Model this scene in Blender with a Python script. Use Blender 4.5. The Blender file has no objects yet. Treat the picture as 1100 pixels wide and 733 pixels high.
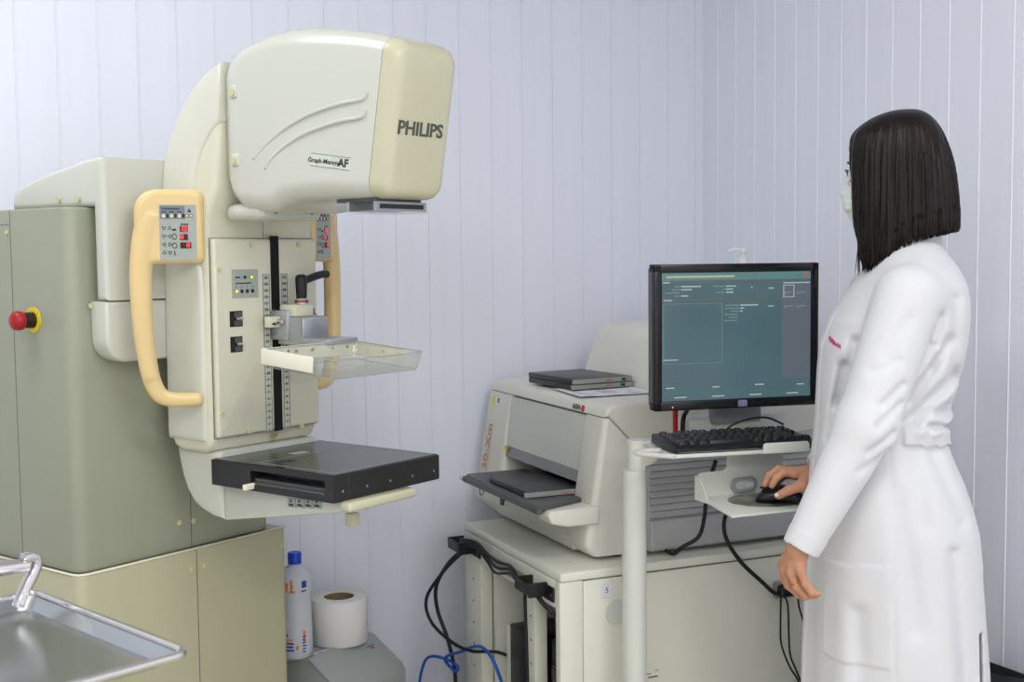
import bpy, bmesh, math, random
import numpy as np
from mathutils import Vector, Matrix

S = bpy.context.scene
COL = S.collection
R = math.radians
random.seed(7)

# ------------------------------------------------------------ camera
YAW, PITCH, ROLL = R(23.4), math.atan((366.5 - 272) / 1327.0), R(0.6)
cam_d = bpy.data.cameras.new('camera')
cam_d.sensor_width = 36.0
cam_d.lens = 36.0 * 1327.0 / 1100.0
cam_d.clip_start = 0.05
cam = bpy.data.objects.new('camera', cam_d)
COL.objects.link(cam)
S.camera = cam
fw = Vector((math.sin(YAW) * math.cos(PITCH), math.cos(YAW) * math.cos(PITCH), -math.sin(PITCH)))
r0 = Vector((math.cos(YAW), -math.sin(YAW), 0))
u0 = r0.cross(fw)
rv = r0 * math.cos(ROLL) - u0 * math.sin(ROLL)
uv = u0 * math.cos(ROLL) + r0 * math.sin(ROLL)
cam.matrix_world = Matrix(((rv.x, uv.x, -fw.x, 0), (rv.y, uv.y, -fw.y, 0), (rv.z, uv.z, -fw.z, 1.33), (0, 0, 0, 1)))
cam_d.dof.use_dof = True
cam_d.dof.focus_distance = 2.65
cam_d.dof.aperture_fstop = 6.3

# ------------------------------------------------------------ world and light
w = bpy.data.worlds.new('world')
S.world = w
w.use_nodes = True
w.node_tree.nodes['Background'].inputs[0].default_value = (0.9, 0.93, 1.0, 1)
w.node_tree.nodes['Background'].inputs[1].default_value = 0.25
S.view_settings.view_transform = 'Standard'
S.view_settings.look = 'None'
S.view_settings.exposure = 0.0
S.view_settings.gamma = 1.0
S.view_settings.use_curve_mapping = False

CEIL = 2.75
LAMPS = [(-0.45, 2.35, 10.5), (1.05, 0.55, 14), (-0.75, 0.25, 13), (0.9, -1.5, 32), (-1.1, -1.7, 28)]
for lx, ly, lp in LAMPS:
    ld = bpy.data.lights.new('ceiling_lamp_light', 'AREA')
    ld.shape = 'RECTANGLE'
    ld.size = 1.15
    ld.size_y = 0.55
    ld.energy = lp
    ld.color = (1.0, 0.99, 0.97)
    lo = bpy.data.objects.new('ceiling_lamp_light', ld)
    lo.location = (lx, ly, CEIL - 0.035)
    COL.objects.link(lo)


# ------------------------------------------------------------ materials
def mat(name, col, rough=0.5, metal=0.0, noise=0.0, nscale=8.0, bump=0.0, bscale=60.0, spec=0.5, coat=0.0,
        emit=None, estr=0.0, trans=0.0, ior=1.45, alpha=1.0, sss=0.0, stretch=None, col2=None, sheen=0.0):
    m = bpy.data.materials.new(name)
    m.use_nodes = True
    nt = m.node_tree
    b = nt.nodes['Principled BSDF']
    b.inputs['Base Color'].default_value = (*col, 1)
    b.inputs['Roughness'].default_value = rough
    b.inputs['Metallic'].default_value = metal
    b.inputs['Specular IOR Level'].default_value = spec
    b.inputs['Coat Weight'].default_value = coat
    b.inputs['Coat Roughness'].default_value = 0.15
    b.inputs['Transmission Weight'].default_value = trans
    b.inputs['IOR'].default_value = ior
    b.inputs['Alpha'].default_value = alpha
    b.inputs['Sheen Weight'].default_value = sheen
    if sss:
        b.inputs['Subsurface Weight'].default_value = sss
        b.inputs['Subsurface Radius'].default_value = (0.02, 0.008, 0.004)
        b.inputs['Subsurface Scale'].default_value = 0.4
    if emit:
        b.inputs['Emission Color'].default_value = (*emit, 1)
        b.inputs['Emission Strength'].default_value = estr
    tc = nt.nodes.new('ShaderNodeTexCoord')
    src = tc.outputs['Object']
    if stretch:
        mp = nt.nodes.new('ShaderNodeMapping')
        mp.inputs['Scale'].default_value = stretch
        nt.links.new(src, mp.inputs[0])
        src = mp.outputs[0]
    if noise or col2:
        n = nt.nodes.new('ShaderNodeTexNoise')
        n.inputs['Scale'].default_value = nscale
        n.inputs['Detail'].default_value = 5
        nt.links.new(src, n.inputs['Vector'])
        mx = nt.nodes.new('ShaderNodeMix')
        mx.data_type = 'RGBA'
        c2 = col2 if col2 else tuple(c * (1 - noise) for c in col)
        mx.inputs[6].default_value = (*col, 1)
        mx.inputs[7].default_value = (*c2, 1)
        mr = nt.nodes.new('ShaderNodeMapRange')
        mr.inputs[1].default_value = 0.35
        mr.inputs[2].default_value = 0.65
        nt.links.new(n.outputs[0], mr.inputs[0])
        nt.links.new(mr.outputs[0], mx.inputs[0])
        nt.links.new(mx.outputs[2], b.inputs['Base Color'])
    if bump:
        n2 = nt.nodes.new('ShaderNodeTexNoise')
        n2.inputs['Scale'].default_value = bscale
        n2.inputs['Detail'].default_value = 4
        nt.links.new(src, n2.inputs['Vector'])
        bp = nt.nodes.new('ShaderNodeBump')
        bp.inputs['Strength'].default_value = bump
        bp.inputs['Distance'].default_value = 0.002
        nt.links.new(n2.outputs[0], bp.inputs['Height'])
        nt.links.new(bp.outputs[0], b.inputs['Normal'])
    return m


def srgb(r, g, b):
    def f(c):
        c /= 255.0
        return c / 12.92 if c <= 0.04045 else ((c + 0.055) / 1.055) ** 2.4
    return (f(r), f(g), f(b))


M_WALL = mat('pvc_wall_panel', srgb(238, 241, 253), 0.33, noise=0.02, nscale=3, bump=0.04, bscale=40, stretch=(12, 12, 0.4), spec=0.4)
M_CEIL = mat('ceiling_paint', srgb(235, 236, 238), 0.7, noise=0.02)
M_FLOOR = mat('floor_vinyl', srgb(206, 200, 180), 0.35, noise=0.06, nscale=14)
M_LAMPF = mat('lamp_frame_white', srgb(230, 230, 230), 0.4)
M_LAMPD = mat('lamp_diffuser', (0.9, 0.9, 0.9), 0.4, emit=(0.95, 0.98, 1.0), estr=3.0)
M_PAINT = mat('cream_machine_paint', srgb(218, 216, 194), 0.28, noise=0.015, nscale=5, coat=0.25)
M_COVER = mat('white_machine_plastic', srgb(208, 210, 199), 0.24, noise=0.012, nscale=4, coat=0.35)
M_SHELL = mat('arm_shell_lit_paint', srgb(216, 217, 203), 0.26, noise=0.012, nscale=4, coat=0.3)  # whiter than the column paint: light on the upper arm, put into the colour
M_CAP = mat('ivory_front_cap', srgb(203, 200, 172), 0.26, noise=0.012, nscale=4, coat=0.3)
M_CAB = mat('cabinet_grey_enamel', srgb(157, 161, 142), 0.36, noise=0.03, nscale=4, bump=0.03, bscale=200)
M_CABF = mat('cabinet_cream_enamel', srgb(186, 183, 153), 0.36, noise=0.03, nscale=4, bump=0.03, bscale=200)
M_YEL = mat('yellowed_handle_plastic', srgb(229, 201, 143), 0.3, noise=0.05, nscale=6, coat=0.25)
M_SCREW = mat('cream_screw_cap', srgb(206, 202, 150), 0.4)
M_LABEL = mat('grey_membrane_label', srgb(165, 172, 165), 0.4)
M_LABELB = mat('blue_grey_label', srgb(112, 122, 138), 0.4)
M_SCALE = mat('scale_strip_plastic', srgb(198, 201, 186), 0.4)
M_INK = mat('black_print', srgb(38, 40, 40), 0.5)
M_GREYINK = mat('grey_print', srgb(80, 84, 78), 0.5)
M_SEAM = mat('seam_shadow_gap', srgb(116, 118, 104), 0.7)
M_BRUSH = mat('black_brush_bristles', srgb(14, 14, 15), 0.9, bump=0.8, bscale=400)
M_BLACK = mat('black_plastic', srgb(22, 22, 24), 0.4, bump=0.05, bscale=300)
M_BLACKG = mat('black_gloss_plastic', srgb(16, 16, 18), 0.22)
M_RED = mat('red_button_plastic', srgb(165, 22, 34), 0.35)
M_YELDISC = mat('yellow_disc', srgb(232, 205, 30), 0.4)
M_LEDR = mat('red_led_digit', (0.8, 0.02, 0.02), 0.4, emit=(1.0, 0.03, 0.02), estr=1.6)
M_LEDBG = mat('dark_red_display', srgb(50, 8, 12), 0.25)
M_LEDY = mat('yellow_lamp', srgb(220, 220, 40), 0.3, emit=(0.9, 0.9, 0.05), estr=0.8)
M_ALU = mat('brushed_aluminium', srgb(190, 193, 196), 0.35, metal=0.85, noise=0.08, nscale=40, stretch=(1, 1, 8))
M_STEEL = mat('stainless_steel', srgb(178, 182, 184), 0.22, metal=1.0, noise=0.06, nscale=5, bump=0.03, bscale=8)
M_CHROME = mat('chrome', srgb(215, 212, 210), 0.12, metal=1.0)
M_COPPER = mat('copper_ring', srgb(160, 84, 50), 0.3, metal=0.8)


def clear_material():
    """thin clear plastic: mostly see-through, with a fresnel sheen"""
    m = bpy.data.materials.new('clear_acrylic')
    m.use_nodes = True
    nt = m.node_tree
    for n_ in list(nt.nodes):
        nt.nodes.remove(n_)
    out = nt.nodes.new('ShaderNodeOutputMaterial')
    tr_ = nt.nodes.new('ShaderNodeBsdfTransparent')
    tr_.inputs[0].default_value = (0.975, 0.98, 0.965, 1)
    gl = nt.nodes.new('ShaderNodeBsdfGlossy')
    gl.inputs['Roughness'].default_value = 0.06
    df = nt.nodes.new('ShaderNodeBsdfDiffuse')
    df.inputs[0].default_value = (0.75, 0.77, 0.74, 1)
    lw = nt.nodes.new('ShaderNodeLayerWeight')
    lw.inputs[0].default_value = 0.5
    pw = nt.nodes.new('ShaderNodeMath')
    pw.operation = 'POWER'
    pw.inputs[1].default_value = 4.0
    fr = nt.nodes.new('ShaderNodeMath')
    fr.operation = 'MULTIPLY_ADD'
    fr.inputs[1].default_value = 0.55
    fr.inputs[2].default_value = 0.05
    nt.links.new(lw.outputs['Facing'], pw.inputs[0])
    nt.links.new(pw.outputs[0], fr.inputs[0])
    a = nt.nodes.new('ShaderNodeMixShader')
    b = nt.nodes.new('ShaderNodeMixShader')
    b.inputs[0].default_value = 0.06
    nt.links.new(fr.outputs[0], a.inputs[0])
    nt.links.new(tr_.outputs[0], a.inputs[1])
    nt.links.new(gl.outputs[0], a.inputs[2])
    nt.links.new(a.outputs[0], b.inputs[1])
    nt.links.new(df.outputs[0], b.inputs[2])
    nt.links.new(b.outputs[0], out.inputs[0])
    return m


M_CLEAR = clear_material()
M_PADW = mat('ivory_paddle_frame', srgb(236, 234, 214), 0.35)
M_TOP = mat('carbon_table_top', srgb(34, 36, 36), 0.22, coat=0.12, noise=0.1, nscale=4, spec=0.35)
M_DIG = mat('digitizer_white_plastic', srgb(222, 221, 211), 0.38, noise=0.015, nscale=6)
M_DIGF = mat('digitizer_flap_grey', srgb(206, 208, 200), 0.36)
M_DIGG = mat('digitizer_grey_band', srgb(142, 143, 143), 0.4)
M_TRAYG = mat('dark_grey_tray', srgb(84, 85, 85), 0.45)
M_LOUV = mat('grey_louvre_plastic', srgb(184, 184, 186), 0.42)
M_DARKIN = mat('dark_interior', srgb(26, 26, 27), 0.8)
M_CASS = mat('cassette_black', srgb(54, 55, 58), 0.4, noise=0.1, nscale=20)
M_CASSE = mat('cassette_grey_edge', srgb(150, 155, 148), 0.35)
M_ORANGE = mat('orange_print', srgb(206, 138, 116), 0.5)
M_REDPR = mat('red_print', srgb(205, 60, 50), 0.5)
M_YELST = mat('yellow_sticker', srgb(228, 214, 50), 0.5)
M_BLUEST = mat('blue_sticker', srgb(60, 120, 200), 0.5)
M_CART = mat('cart_pale_green_enamel', srgb(229, 230, 216), 0.36, noise=0.02, nscale=5)
M_STAND = mat('stand_white_enamel', srgb(216, 218, 210), 0.32, noise=0.02, nscale=5)
M_PAPER = mat('white_paper', srgb(232, 233, 238), 0.8)
M_PRINT = mat('paper_print', srgb(160, 164, 180), 0.8)
M_TISSUE = mat('tissue_paper', srgb(228, 226, 224), 0.95, bump=0.5, bscale=180)
M_CARD = mat('brown_cardboard', srgb(140, 120, 84), 0.9)
M_GBOX = mat('grey_box_plastic', srgb(168, 174, 172), 0.42, noise=0.04, nscale=8)
M_BOTTLE = mat('translucent_bottle', srgb(226, 230, 236), 0.25, trans=0.25, ior=1.2)
M_BLUECAP = mat('blue_cap_plastic', srgb(24, 70, 205), 0.35)
M_BLUEINK = mat('blue_print', srgb(50, 60, 150), 0.5)
M_ORINK = mat('orange_label_print', srgb(226, 130, 84), 0.5)
M_PUMP = mat('white_pump_plastic', srgb(232, 234, 236), 0.3)
M_CABLE = mat('black_cable', srgb(20, 20, 22), 0.5)
M_CABLEB = mat('blue_cable', srgb(30, 90, 190), 0.4)
M_CABLER = mat('red_plastic', srgb(190, 30, 34), 0.4)
M_COAT = mat('white_coat_cotton', srgb(218, 218, 221), 0.85, bump=0.12, bscale=500, sheen=0.2)
M_TROUS = mat('white_trousers', srgb(226, 226, 228), 0.9)
M_SHOE = mat('white_shoes', srgb(225, 225, 225), 0.5)
M_SKIN = mat('skin', srgb(196, 142, 112), 0.5, noise=0.12, nscale=30, sss=0.15)
M_NAIL = mat('pale_nail', srgb(235, 215, 208), 0.3)
M_GOLD = mat('gold', srgb(212, 165, 70), 0.2, metal=1.0)
M_MASK = mat('mask_cloth', srgb(226, 230, 228), 0.9)
M_EYE = mat('eye_white', srgb(235, 235, 235), 0.3)
M_PAD = mat('mouse_pad_pattern', srgb(84, 92, 84), 0.6, nscale=22, col2=srgb(140, 146, 130))
M_BAG = mat('black_bin_bag', srgb(14, 14, 15), 0.25, bump=0.6, bscale=30)
M_BIN = mat('dark_bin_plastic', srgb(50, 50, 54), 0.5)
M_PINK = mat('pink_embroidery', srgb(200, 60, 130), 0.8)
M_LOGO = mat('grey_oval_badge', srgb(150, 152, 156), 0.3)
M_LOGOL = mat('light_badge', srgb(186, 190, 194), 0.3)
M_RUBBER = mat('rubber_foot', srgb(30, 30, 30), 0.8)


def hair_material():
    m = mat('dark_brown_hair', srgb(13, 10, 10), 0.38, bump=0.2, bscale=26, stretch=(14, 14, 0.5), col2=srgb(30, 21, 19), nscale=16, spec=0.25)
    return m


M_HAIR = hair_material()


def carbon_material():
    m = bpy.data.materials.new('carbon_fibre_side')
    m.use_nodes = True
    nt = m.node_tree
    b = nt.nodes['Principled BSDF']
    b.inputs['Roughness'].default_value = 0.3
    tc = nt.nodes.new('ShaderNodeTexCoord')
    mp = nt.nodes.new('ShaderNodeMapping')
    mp.inputs['Rotation'].default_value = (0.6, 0.6, 0.6)
    wv = nt.nodes.new('ShaderNodeTexWave')
    wv.inputs['Scale'].default_value = 90
    cr = nt.nodes.new('ShaderNodeMix')
    cr.data_type = 'RGBA'
    cr.inputs[6].default_value = (*srgb(20, 20, 22), 1)
    cr.inputs[7].default_value = (*srgb(44, 43, 43), 1)
    nt.links.new(tc.outputs['Object'], mp.inputs[0])
    nt.links.new(mp.outputs[0], wv.inputs[0])
    nt.links.new(wv.outputs[1], cr.inputs[0])
    nt.links.new(cr.outputs[2], b.inputs['Base Color'])
    return m


M_CARBON = carbon_material()


def screen_material():
    m = bpy.data.materials.new('lit_lcd_screen')
    m.use_nodes = True
    nt = m.node_tree
    b = nt.nodes['Principled BSDF']
    b.inputs['Base Color'].default_value = (*srgb(24, 34, 38), 1)
    b.inputs['Roughness'].default_value = 0.28
    tc = nt.nodes.new('ShaderNodeTexCoord')
    n = nt.nodes.new('ShaderNodeTexNoise')
    n.inputs['Scale'].default_value = 5
    n.inputs['Detail'].default_value = 1
    cr = nt.nodes.new('ShaderNodeMix')
    cr.data_type = 'RGBA'
    cr.inputs[6].default_value = (*srgb(66, 92, 100), 1)
    cr.inputs[7].default_value = (*srgb(92, 122, 128), 1)
    nt.links.new(tc.outputs['Object'], n.inputs[0])
    nt.links.new(n.outputs[0], cr.inputs[0])
    nt.links.new(cr.outputs[2], b.inputs['Emission Color'])
    b.inputs['Emission Strength'].default_value = 0.75
    return m


M_SCREEN = screen_material()


def emis(name, c, s=0.75):
    return mat(name, (0.02, 0.02, 0.02), 0.3, emit=c, estr=s)


M_UI_BAR = emis('screen_header_green', srgb(96, 140, 138))
M_UI_GREY = emis('screen_grey_panel', srgb(98, 108, 120))
M_UI_STRIP = emis('screen_dim_strip', srgb(92, 104, 108))
M_UI_TXT = emis('screen_text_light', srgb(190, 208, 204))
M_UI_TXTY = emis('screen_text_yellow', srgb(205, 205, 170))
M_UI_LINE = emis('screen_outline', srgb(124, 150, 152))
M_UI_DIM = emis('screen_button_dim', srgb(98, 108, 112))
M_UI_RED = emis('screen_close_red', srgb(215, 80, 80))
M_UI_BTN = emis('screen_button_green', srgb(78, 118, 116))


# ------------------------------------------------------------ mesh helpers
class MB:
    def __init__(s):
        s.v = []
        s.f = []
        s.m = []

    def add(s, verts, faces, mi=0, T=None):
        o = len(s.v)
        for p in verts:
            p = Vector(p)
            s.v.append(T @ p if T is not None else p)
        for f in faces:
            s.f.append([i + o for i in f])
            s.m.append(mi)
        return s

    def box(s, x0, x1, y0, y1, z0, z1, mi=0, T=None):
        vs = [(x, y, z) for z in (z0, z1) for y in (y0, y1) for x in (x0, x1)]
        fs = [(0, 2, 3, 1), (4, 5, 7, 6), (0, 1, 5, 4), (2, 6, 7, 3), (0, 4, 6, 2), (1, 3, 7, 5)]
        return s.add(vs, fs, mi, T)

    def rbox(s, x0, x1, y0, y1, z0, z1, r=0.005, n=3, mi=0, T=None):
        bm = bmesh.new()
        vs = [bm.verts.new((x, y, z)) for z in (z0, z1) for y in (y0, y1) for x in (x0, x1)]
        for f in [(0, 2, 3, 1), (4, 5, 7, 6), (0, 1, 5, 4), (2, 6, 7, 3), (0, 4, 6, 2), (1, 3, 7, 5)]:
            bm.faces.new([vs[i] for i in f])
        r = min(r, 0.49 * min(abs(x1 - x0), abs(y1 - y0), abs(z1 - z0)))
        bmesh.ops.bevel(bm, geom=bm.edges[:], offset=r, segments=n, profile=0.5, affect='EDGES')
        s.bm(bm, mi, T)
        return s

    def bm(s, bm, mi=0, T=None):
        bm.verts.ensure_lookup_table()
        bm.verts.index_update()
        s.add([v.co.copy() for v in bm.verts], [[v.index for v in f.verts] for f in bm.faces], mi, T)
        bm.free()
        return s

    def prism(s, poly, a0, a1, axis='x', mi=0, T=None, bev=0.0, seg=3):
        # poly in the two other axes, in order: axis x -> (y,z), y -> (x,z), z -> (x,y)
        def P(p, a):
            return {'x': (a, p[0], p[1]), 'y': (p[0], a, p[1]), 'z': (p[0], p[1], a)}[axis]
        n = len(poly)
        bm = bmesh.new()
        A = [bm.verts.new(P(p, a0)) for p in poly]
        B = [bm.verts.new(P(p, a1)) for p in poly]
        fa = bm.faces.new(A)
        fb = bm.faces.new(B[::-1])
        for i in range(n):
            j = (i + 1) % n
            bm.faces.new((A[j], A[i], B[i], B[j]))
        bmesh.ops.recalc_face_normals(bm, faces=bm.faces[:])
        if bev:
            es = set(fa.edges) | set(fb.edges)
            bmesh.ops.bevel(bm, geom=list(es), offset=bev, segments=seg, profile=0.5, affect='EDGES')
        bmesh.ops.triangulate(bm, faces=[f for f in bm.faces if len(f.verts) > 4])
        return s.bm(bm, mi, T)

    def cyl(s, a, b, r0, r1=None, n=20, mi=0, T=None):
        return s.tube([a, b], [r0, r0 if r1 is None else r1], n, mi, T)

    def tube(s, pts, r, n=10, mi=0, T=None, closed=False):
        pts = [Vector(p) for p in pts]
        rs = r if isinstance(r, (list, tuple)) else [r] * len(pts)
        N = len(pts)
        vs = []
        prev = None
        for i, p in enumerate(pts):
            if closed:
                d = pts[(i + 1) % N] - pts[i - 1]
            else:
                d = pts[min(i + 1, N - 1)] - pts[max(i - 1, 0)]
            if d.length < 1e-9:
                d = Vector((0, 0, 1))
            d.normalize()
            if prev is None:
                u = d.orthogonal().normalized()
            else:
                u = (prev - d * prev.dot(d))
                u = u.normalized() if u.length > 1e-6 else d.orthogonal().normalized()
            prev = u
            w_ = d.cross(u)
            for k in range(n):
                t = 2 * math.pi * k / n
                vs.append(p + (u * math.cos(t) + w_ * math.sin(t)) * rs[i])
        fs = []
        for i in range(N if closed else N - 1):
            j = (i + 1) % N
            for k in range(n):
                l = (k + 1) % n
                fs.append((i * n + k, i * n + l, j * n + l, j * n + k))
        if not closed:
            fs.append(tuple(range(n))[::-1])
            fs.append(tuple(range((N - 1) * n, N * n)))
        return s.add(vs, fs, mi, T)

    def loft(s, loops, mi=0, T=None, cap=True):
        n = len(loops[0])
        vs = [p for l in loops for p in l]
        fs = []
        for i in range(len(loops) - 1):
            for k in range(n):
                l = (k + 1) % n
                fs.append((i * n + k, i * n + l, (i + 1) * n + l, (i + 1) * n + k))
        if cap:
            fs.append(tuple(range(n))[::-1])
            fs.append(tuple(range((len(loops) - 1) * n, len(loops) * n)))
        return s.add(vs, fs, mi, T)

    def lathe(s, prof, c=(0, 0, 0), n=32, mi=0, T=None):
        loops = []
        for r, z in prof:
            loops.append([(c[0] + r * math.cos(2 * math.pi * k / n), c[1] + r * math.sin(2 * math.pi * k / n), c[2] + z) for k in range(n)])
        return s.loft(loops, mi, T)

    def disc(s, c, nrm, r, h, n=20, mi=0, T=None):
        c = Vector(c)
        return s.cyl(c, c + Vector(nrm).normalized() * h, r, r, n, mi, T)

    def text(s, body, size, T, mi=0, bold=0.0, extrude=0.0006, align='CENTER'):
        cu = bpy.data.curves.new('t', 'FONT')
        cu.body = body
        cu.size = size
        cu.offset = bold
        cu.extrude = extrude
        cu.align_x = align
        cu.align_y = 'CENTER'
        cu.resolution_u = 3
        o = bpy.data.objects.new('t', cu)
        COL.objects.link(o)
        dg = bpy.context.evaluated_depsgraph_get()
        me = bpy.data.meshes.new_from_object(o.evaluated_get(dg))
        s.add([v.co.copy() for v in me.vertices], [list(p.vertices) for p in me.polygons], mi, T)
        bpy.data.objects.remove(o)
        bpy.data.curves.remove(cu)
        bpy.data.meshes.remove(me)
        return s

    def build(s, name, mats, parent=None, smooth=False, bevel=0.0, seg=3, recalc=True, angle=40):
        me = bpy.data.meshes.new(name)
        me.from_pydata([tuple(v) for v in s.v], [], s.f)
        if not isinstance(mats, (list, tuple)):
            mats = [mats]
        for m_ in mats:
            me.materials.append(m_)
        me.polygons.foreach_set('material_index', s.m)
        if recalc:
            bm = bmesh.new()
            bm.from_mesh(me)
            bmesh.ops.recalc_face_normals(bm, faces=bm.faces[:])
            bm.to_mesh(me)
            bm.free()
        if smooth:
            me.polygons.foreach_set('use_smooth', [True] * len(me.polygons))
            if smooth == 'auto' and hasattr(me, 'set_sharp_from_angle'):
                me.set_sharp_from_angle(angle=R(angle))
        me.update()
        o = bpy.data.objects.new(name, me)
        COL.objects.link(o)
        if parent is not None:
            o.parent = parent
        if bevel:
            bv = o.modifiers.new('bevel', 'BEVEL')
            bv.width = bevel
            bv.segments = seg
            bv.limit_method = 'ANGLE'
            bv.angle_limit = R(35)
            me.polygons.foreach_set('use_smooth', [True] * len(me.polygons))
            bv.harden_normals = True
        return o


def tag(o, label=None, cat=None, group=None, kind=None):
    if label:
        o['label'] = label
    if cat:
        o['category'] = cat
    if group:
        o['group'] = group
    if kind:
        o['kind'] = kind
    return o


def empty(name, loc=(0, 0, 0), rz=0.0, label=None, cat=None, group=None):
    o = bpy.data.objects.new(name, None)
    o.empty_display_size = 0.1
    o.location = loc
    o.rotation_euler = (0, 0, rz)
    COL.objects.link(o)
    return tag(o, label, cat, group)


def catmull(pts, n=8):
    pts = [Vector(p) for p in pts]
    out = []
    for i in range(len(pts) - 1):
        p0 = pts[max(i - 1, 0)]
        p1, p2 = pts[i], pts[i + 1]
        p3 = pts[min(i + 2, len(pts) - 1)]
        for k in range(n):
            t = k / n
            out.append(0.5 * ((2 * p1) + (p2 - p0) * t + (2 * p0 - 5 * p1 + 4 * p2 - p3) * t * t + (-p0 + 3 * p1 - 3 * p2 + p3) * t ** 3))
    out.append(pts[-1])
    return out


def rrect(cx, cz, hw, hh, r, n=6):
    """rounded rectangle loop in 2D"""
    r = max(1e-4, min(r, hw * 0.999, hh * 0.999))
    out = []
    for (sx, sz, a0) in ((1, 1, 0), (-1, 1, 90), (-1, -1, 180), (1, -1, 270)):
        for k in range(n + 1):
            a = R(a0 + 90 * k / n)
            out.append((cx + sx * (hw - r) + r * math.cos(a), cz + sz * (hh - r) + r * math.sin(a)))
    return out


def Tm(loc, rot=(0, 0, 0)):
    from mathutils import Euler
    return Matrix.Translation(loc) @ Euler(rot).to_matrix().to_4x4()


FRONT = (R(90), 0, 0)              # text that faces -y
LEFT = (R(90), 0, R(-90))          # text that faces -x


# ------------------------------------------------------------ room
def panel_wall(name, along, fixed, a0, a1, g0, z0, z1, pitch=0.1, dep=0.002, ridge=0.0006):
    """wall of narrow plastic boards with a small moulded joint every 10 cm"""
    prof = [(a0, 0.0)]
    k = math.floor((a0 - g0) / pitch) + 1
    g = g0 + k * pitch
    while g < a1 - 0.01:
        prof += [(g - 0.0016, 0.0), (g - 0.0010, -dep), (g + 0.0010, -dep), (g + 0.0016, 0.0), (g + 0.0026, ridge), (g + 0.0040, ridge), (g + 0.0055, 0.0)]
        g += pitch
    prof.append((a1, 0.0))
    m = MB()
    vs, fs = [], []
    for a, d in prof:
        for z in (z0, z1):
            if along == 'x':
                vs.append((a, fixed - d, z))
            else:
                vs.append((fixed - d, a, z))
    for i in range(len(prof) - 1):
        fs.append((2 * i, 2 * i + 2, 2 * i + 3, 2 * i + 1))
    m.add(vs, fs)
    t = 0.06
    if along == 'x':
        m.box(a0, a1, fixed + 0.006, fixed + t, z0, z1)
    else:
        m.box(fixed + 0.006, fixed + t, a0, a1, z0, z1)
    o = m.build(name, M_WALL, recalc=False)
    return tag(o, kind='structure')


XL, XR, YB, YF = -2.6, 2.14, 3.4, -2.8
panel_wall('wall_back', 'x', YB, XL, XR, 0.111, 0, CEIL)
panel_wall('wall_right', 'y', XR, YF, YB, 3.31, 0, CEIL, dep=0.0007, ridge=0.0014)
tag(MB().box(XL - 0.06, XL, YF, YB, 0, CEIL).build('wall_left', M_WALL), kind='structure')
tag(MB().box(XL, XR, YF - 0.06, YF, 0, CEIL).build('wall_front', M_WALL), kind='structure')
tag(MB().box(XL, XR + 0.06, YF, YB + 0.06, -0.05, 0).build('floor', M_FLOOR), kind='structure')
tag(MB().box(XL, XR + 0.06, YF, YB + 0.06, CEIL, CEIL + 0.05).build('ceiling', M_CEIL), kind='structure')
for lx, ly, lp in LAMPS:
    t = MB().box(lx - 0.6, lx + 0.6, ly - 0.3, ly + 0.3, CEIL - 0.03, CEIL).build('trim_1', M_LAMPF)
    tag(t, kind='structure')
    d = MB().box(lx - 0.58, lx + 0.58, ly - 0.28, ly + 0.28, CEIL - 0.033, CEIL - 0.029).build('diffuser', M_LAMPD, t)

# ------------------------------------------------------------ mammography machine
mm = empty('mammography_machine', (0.559, 2.632, 0), R(29.5),
           'large cream mammography machine with yellowed side handles and black breast table', 'medical machine')


def arc(cx, cy, r, a0, a1, n=8):
    return [(cx + r * math.cos(R(a0 + (a1 - a0) * k / n)), cy + r * math.sin(R(a0 + (a1 - a0) * k / n))) for k in range(n + 1)]


# base cabinet (lower, slightly proud), upper cabinet
m = MB()
m.prism(rrect(-0.067, 0.43, 0.283, 0.255, 0.022), 0.0, 0.682, 'z', bev=0.004)
base = m.build('base_cabinet', M_CABF, mm, smooth='auto')
m = MB()
m.tube([(-0.3495, 0.60, 0.684), (-0.3495, 0.20, 0.684), (-0.344, 0.183, 0.684), (-0.325, 0.1765, 0.684), (0.21, 0.1765, 0.684)], 0.0026, 8)
m.build('edge_lip', M_PADW, base, smooth=True)
m = MB()
m.box(-0.0555, -0.0540, 0.1738, 0.176, 0.0, 0.68)
m.build('panel_seam', M_SEAM, base)
for (x, z) in ((-0.073, 0.64), (-0.037, 0.641), (-0.073, 0.36), (-0.037, 0.37), (-0.33, 0.36), (0.195, 0.64)):
    MB().disc((x, 0.1755, z), (0, -1, 0), 0.006, 0.003).build('screw_cap', M_SCREW, base, smooth='auto')

m = MB()
m.prism(rrect(-0.081, 0.455, 0.259, 0.265, 0.028), 0.684, 1.432, 'z', bev=0.004)
cab = m.build('upper_cabinet', M_CAB, mm, smooth='auto')
m = MB()
m.box(-0.3405, -0.3398, 0.392, 0.394, 0.69, 1.43)
m.box(-0.056, -0.0545, 0.1885, 0.1905, 0.69, 1.43)
m.box(-0.3405, -0.3398, 0.394, 0.71, 1.40, 1.4015)
m.build('door_seam', M_SEAM, cab)
for (x, z) in ((-0.088, 0.746), (-0.05, 0.743)):
    MB().disc((x, 0.1905, z), (0, -1, 0), 0.006, 0.003).build('screw_cap', M_SCREW, cab, smooth='auto')
MB().disc((-0.3395, 0.405, 1.385), (-1, 0, 0), 0.005, 0.004).build('screw_cap', M_SCREW, cab, smooth='auto')
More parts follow.
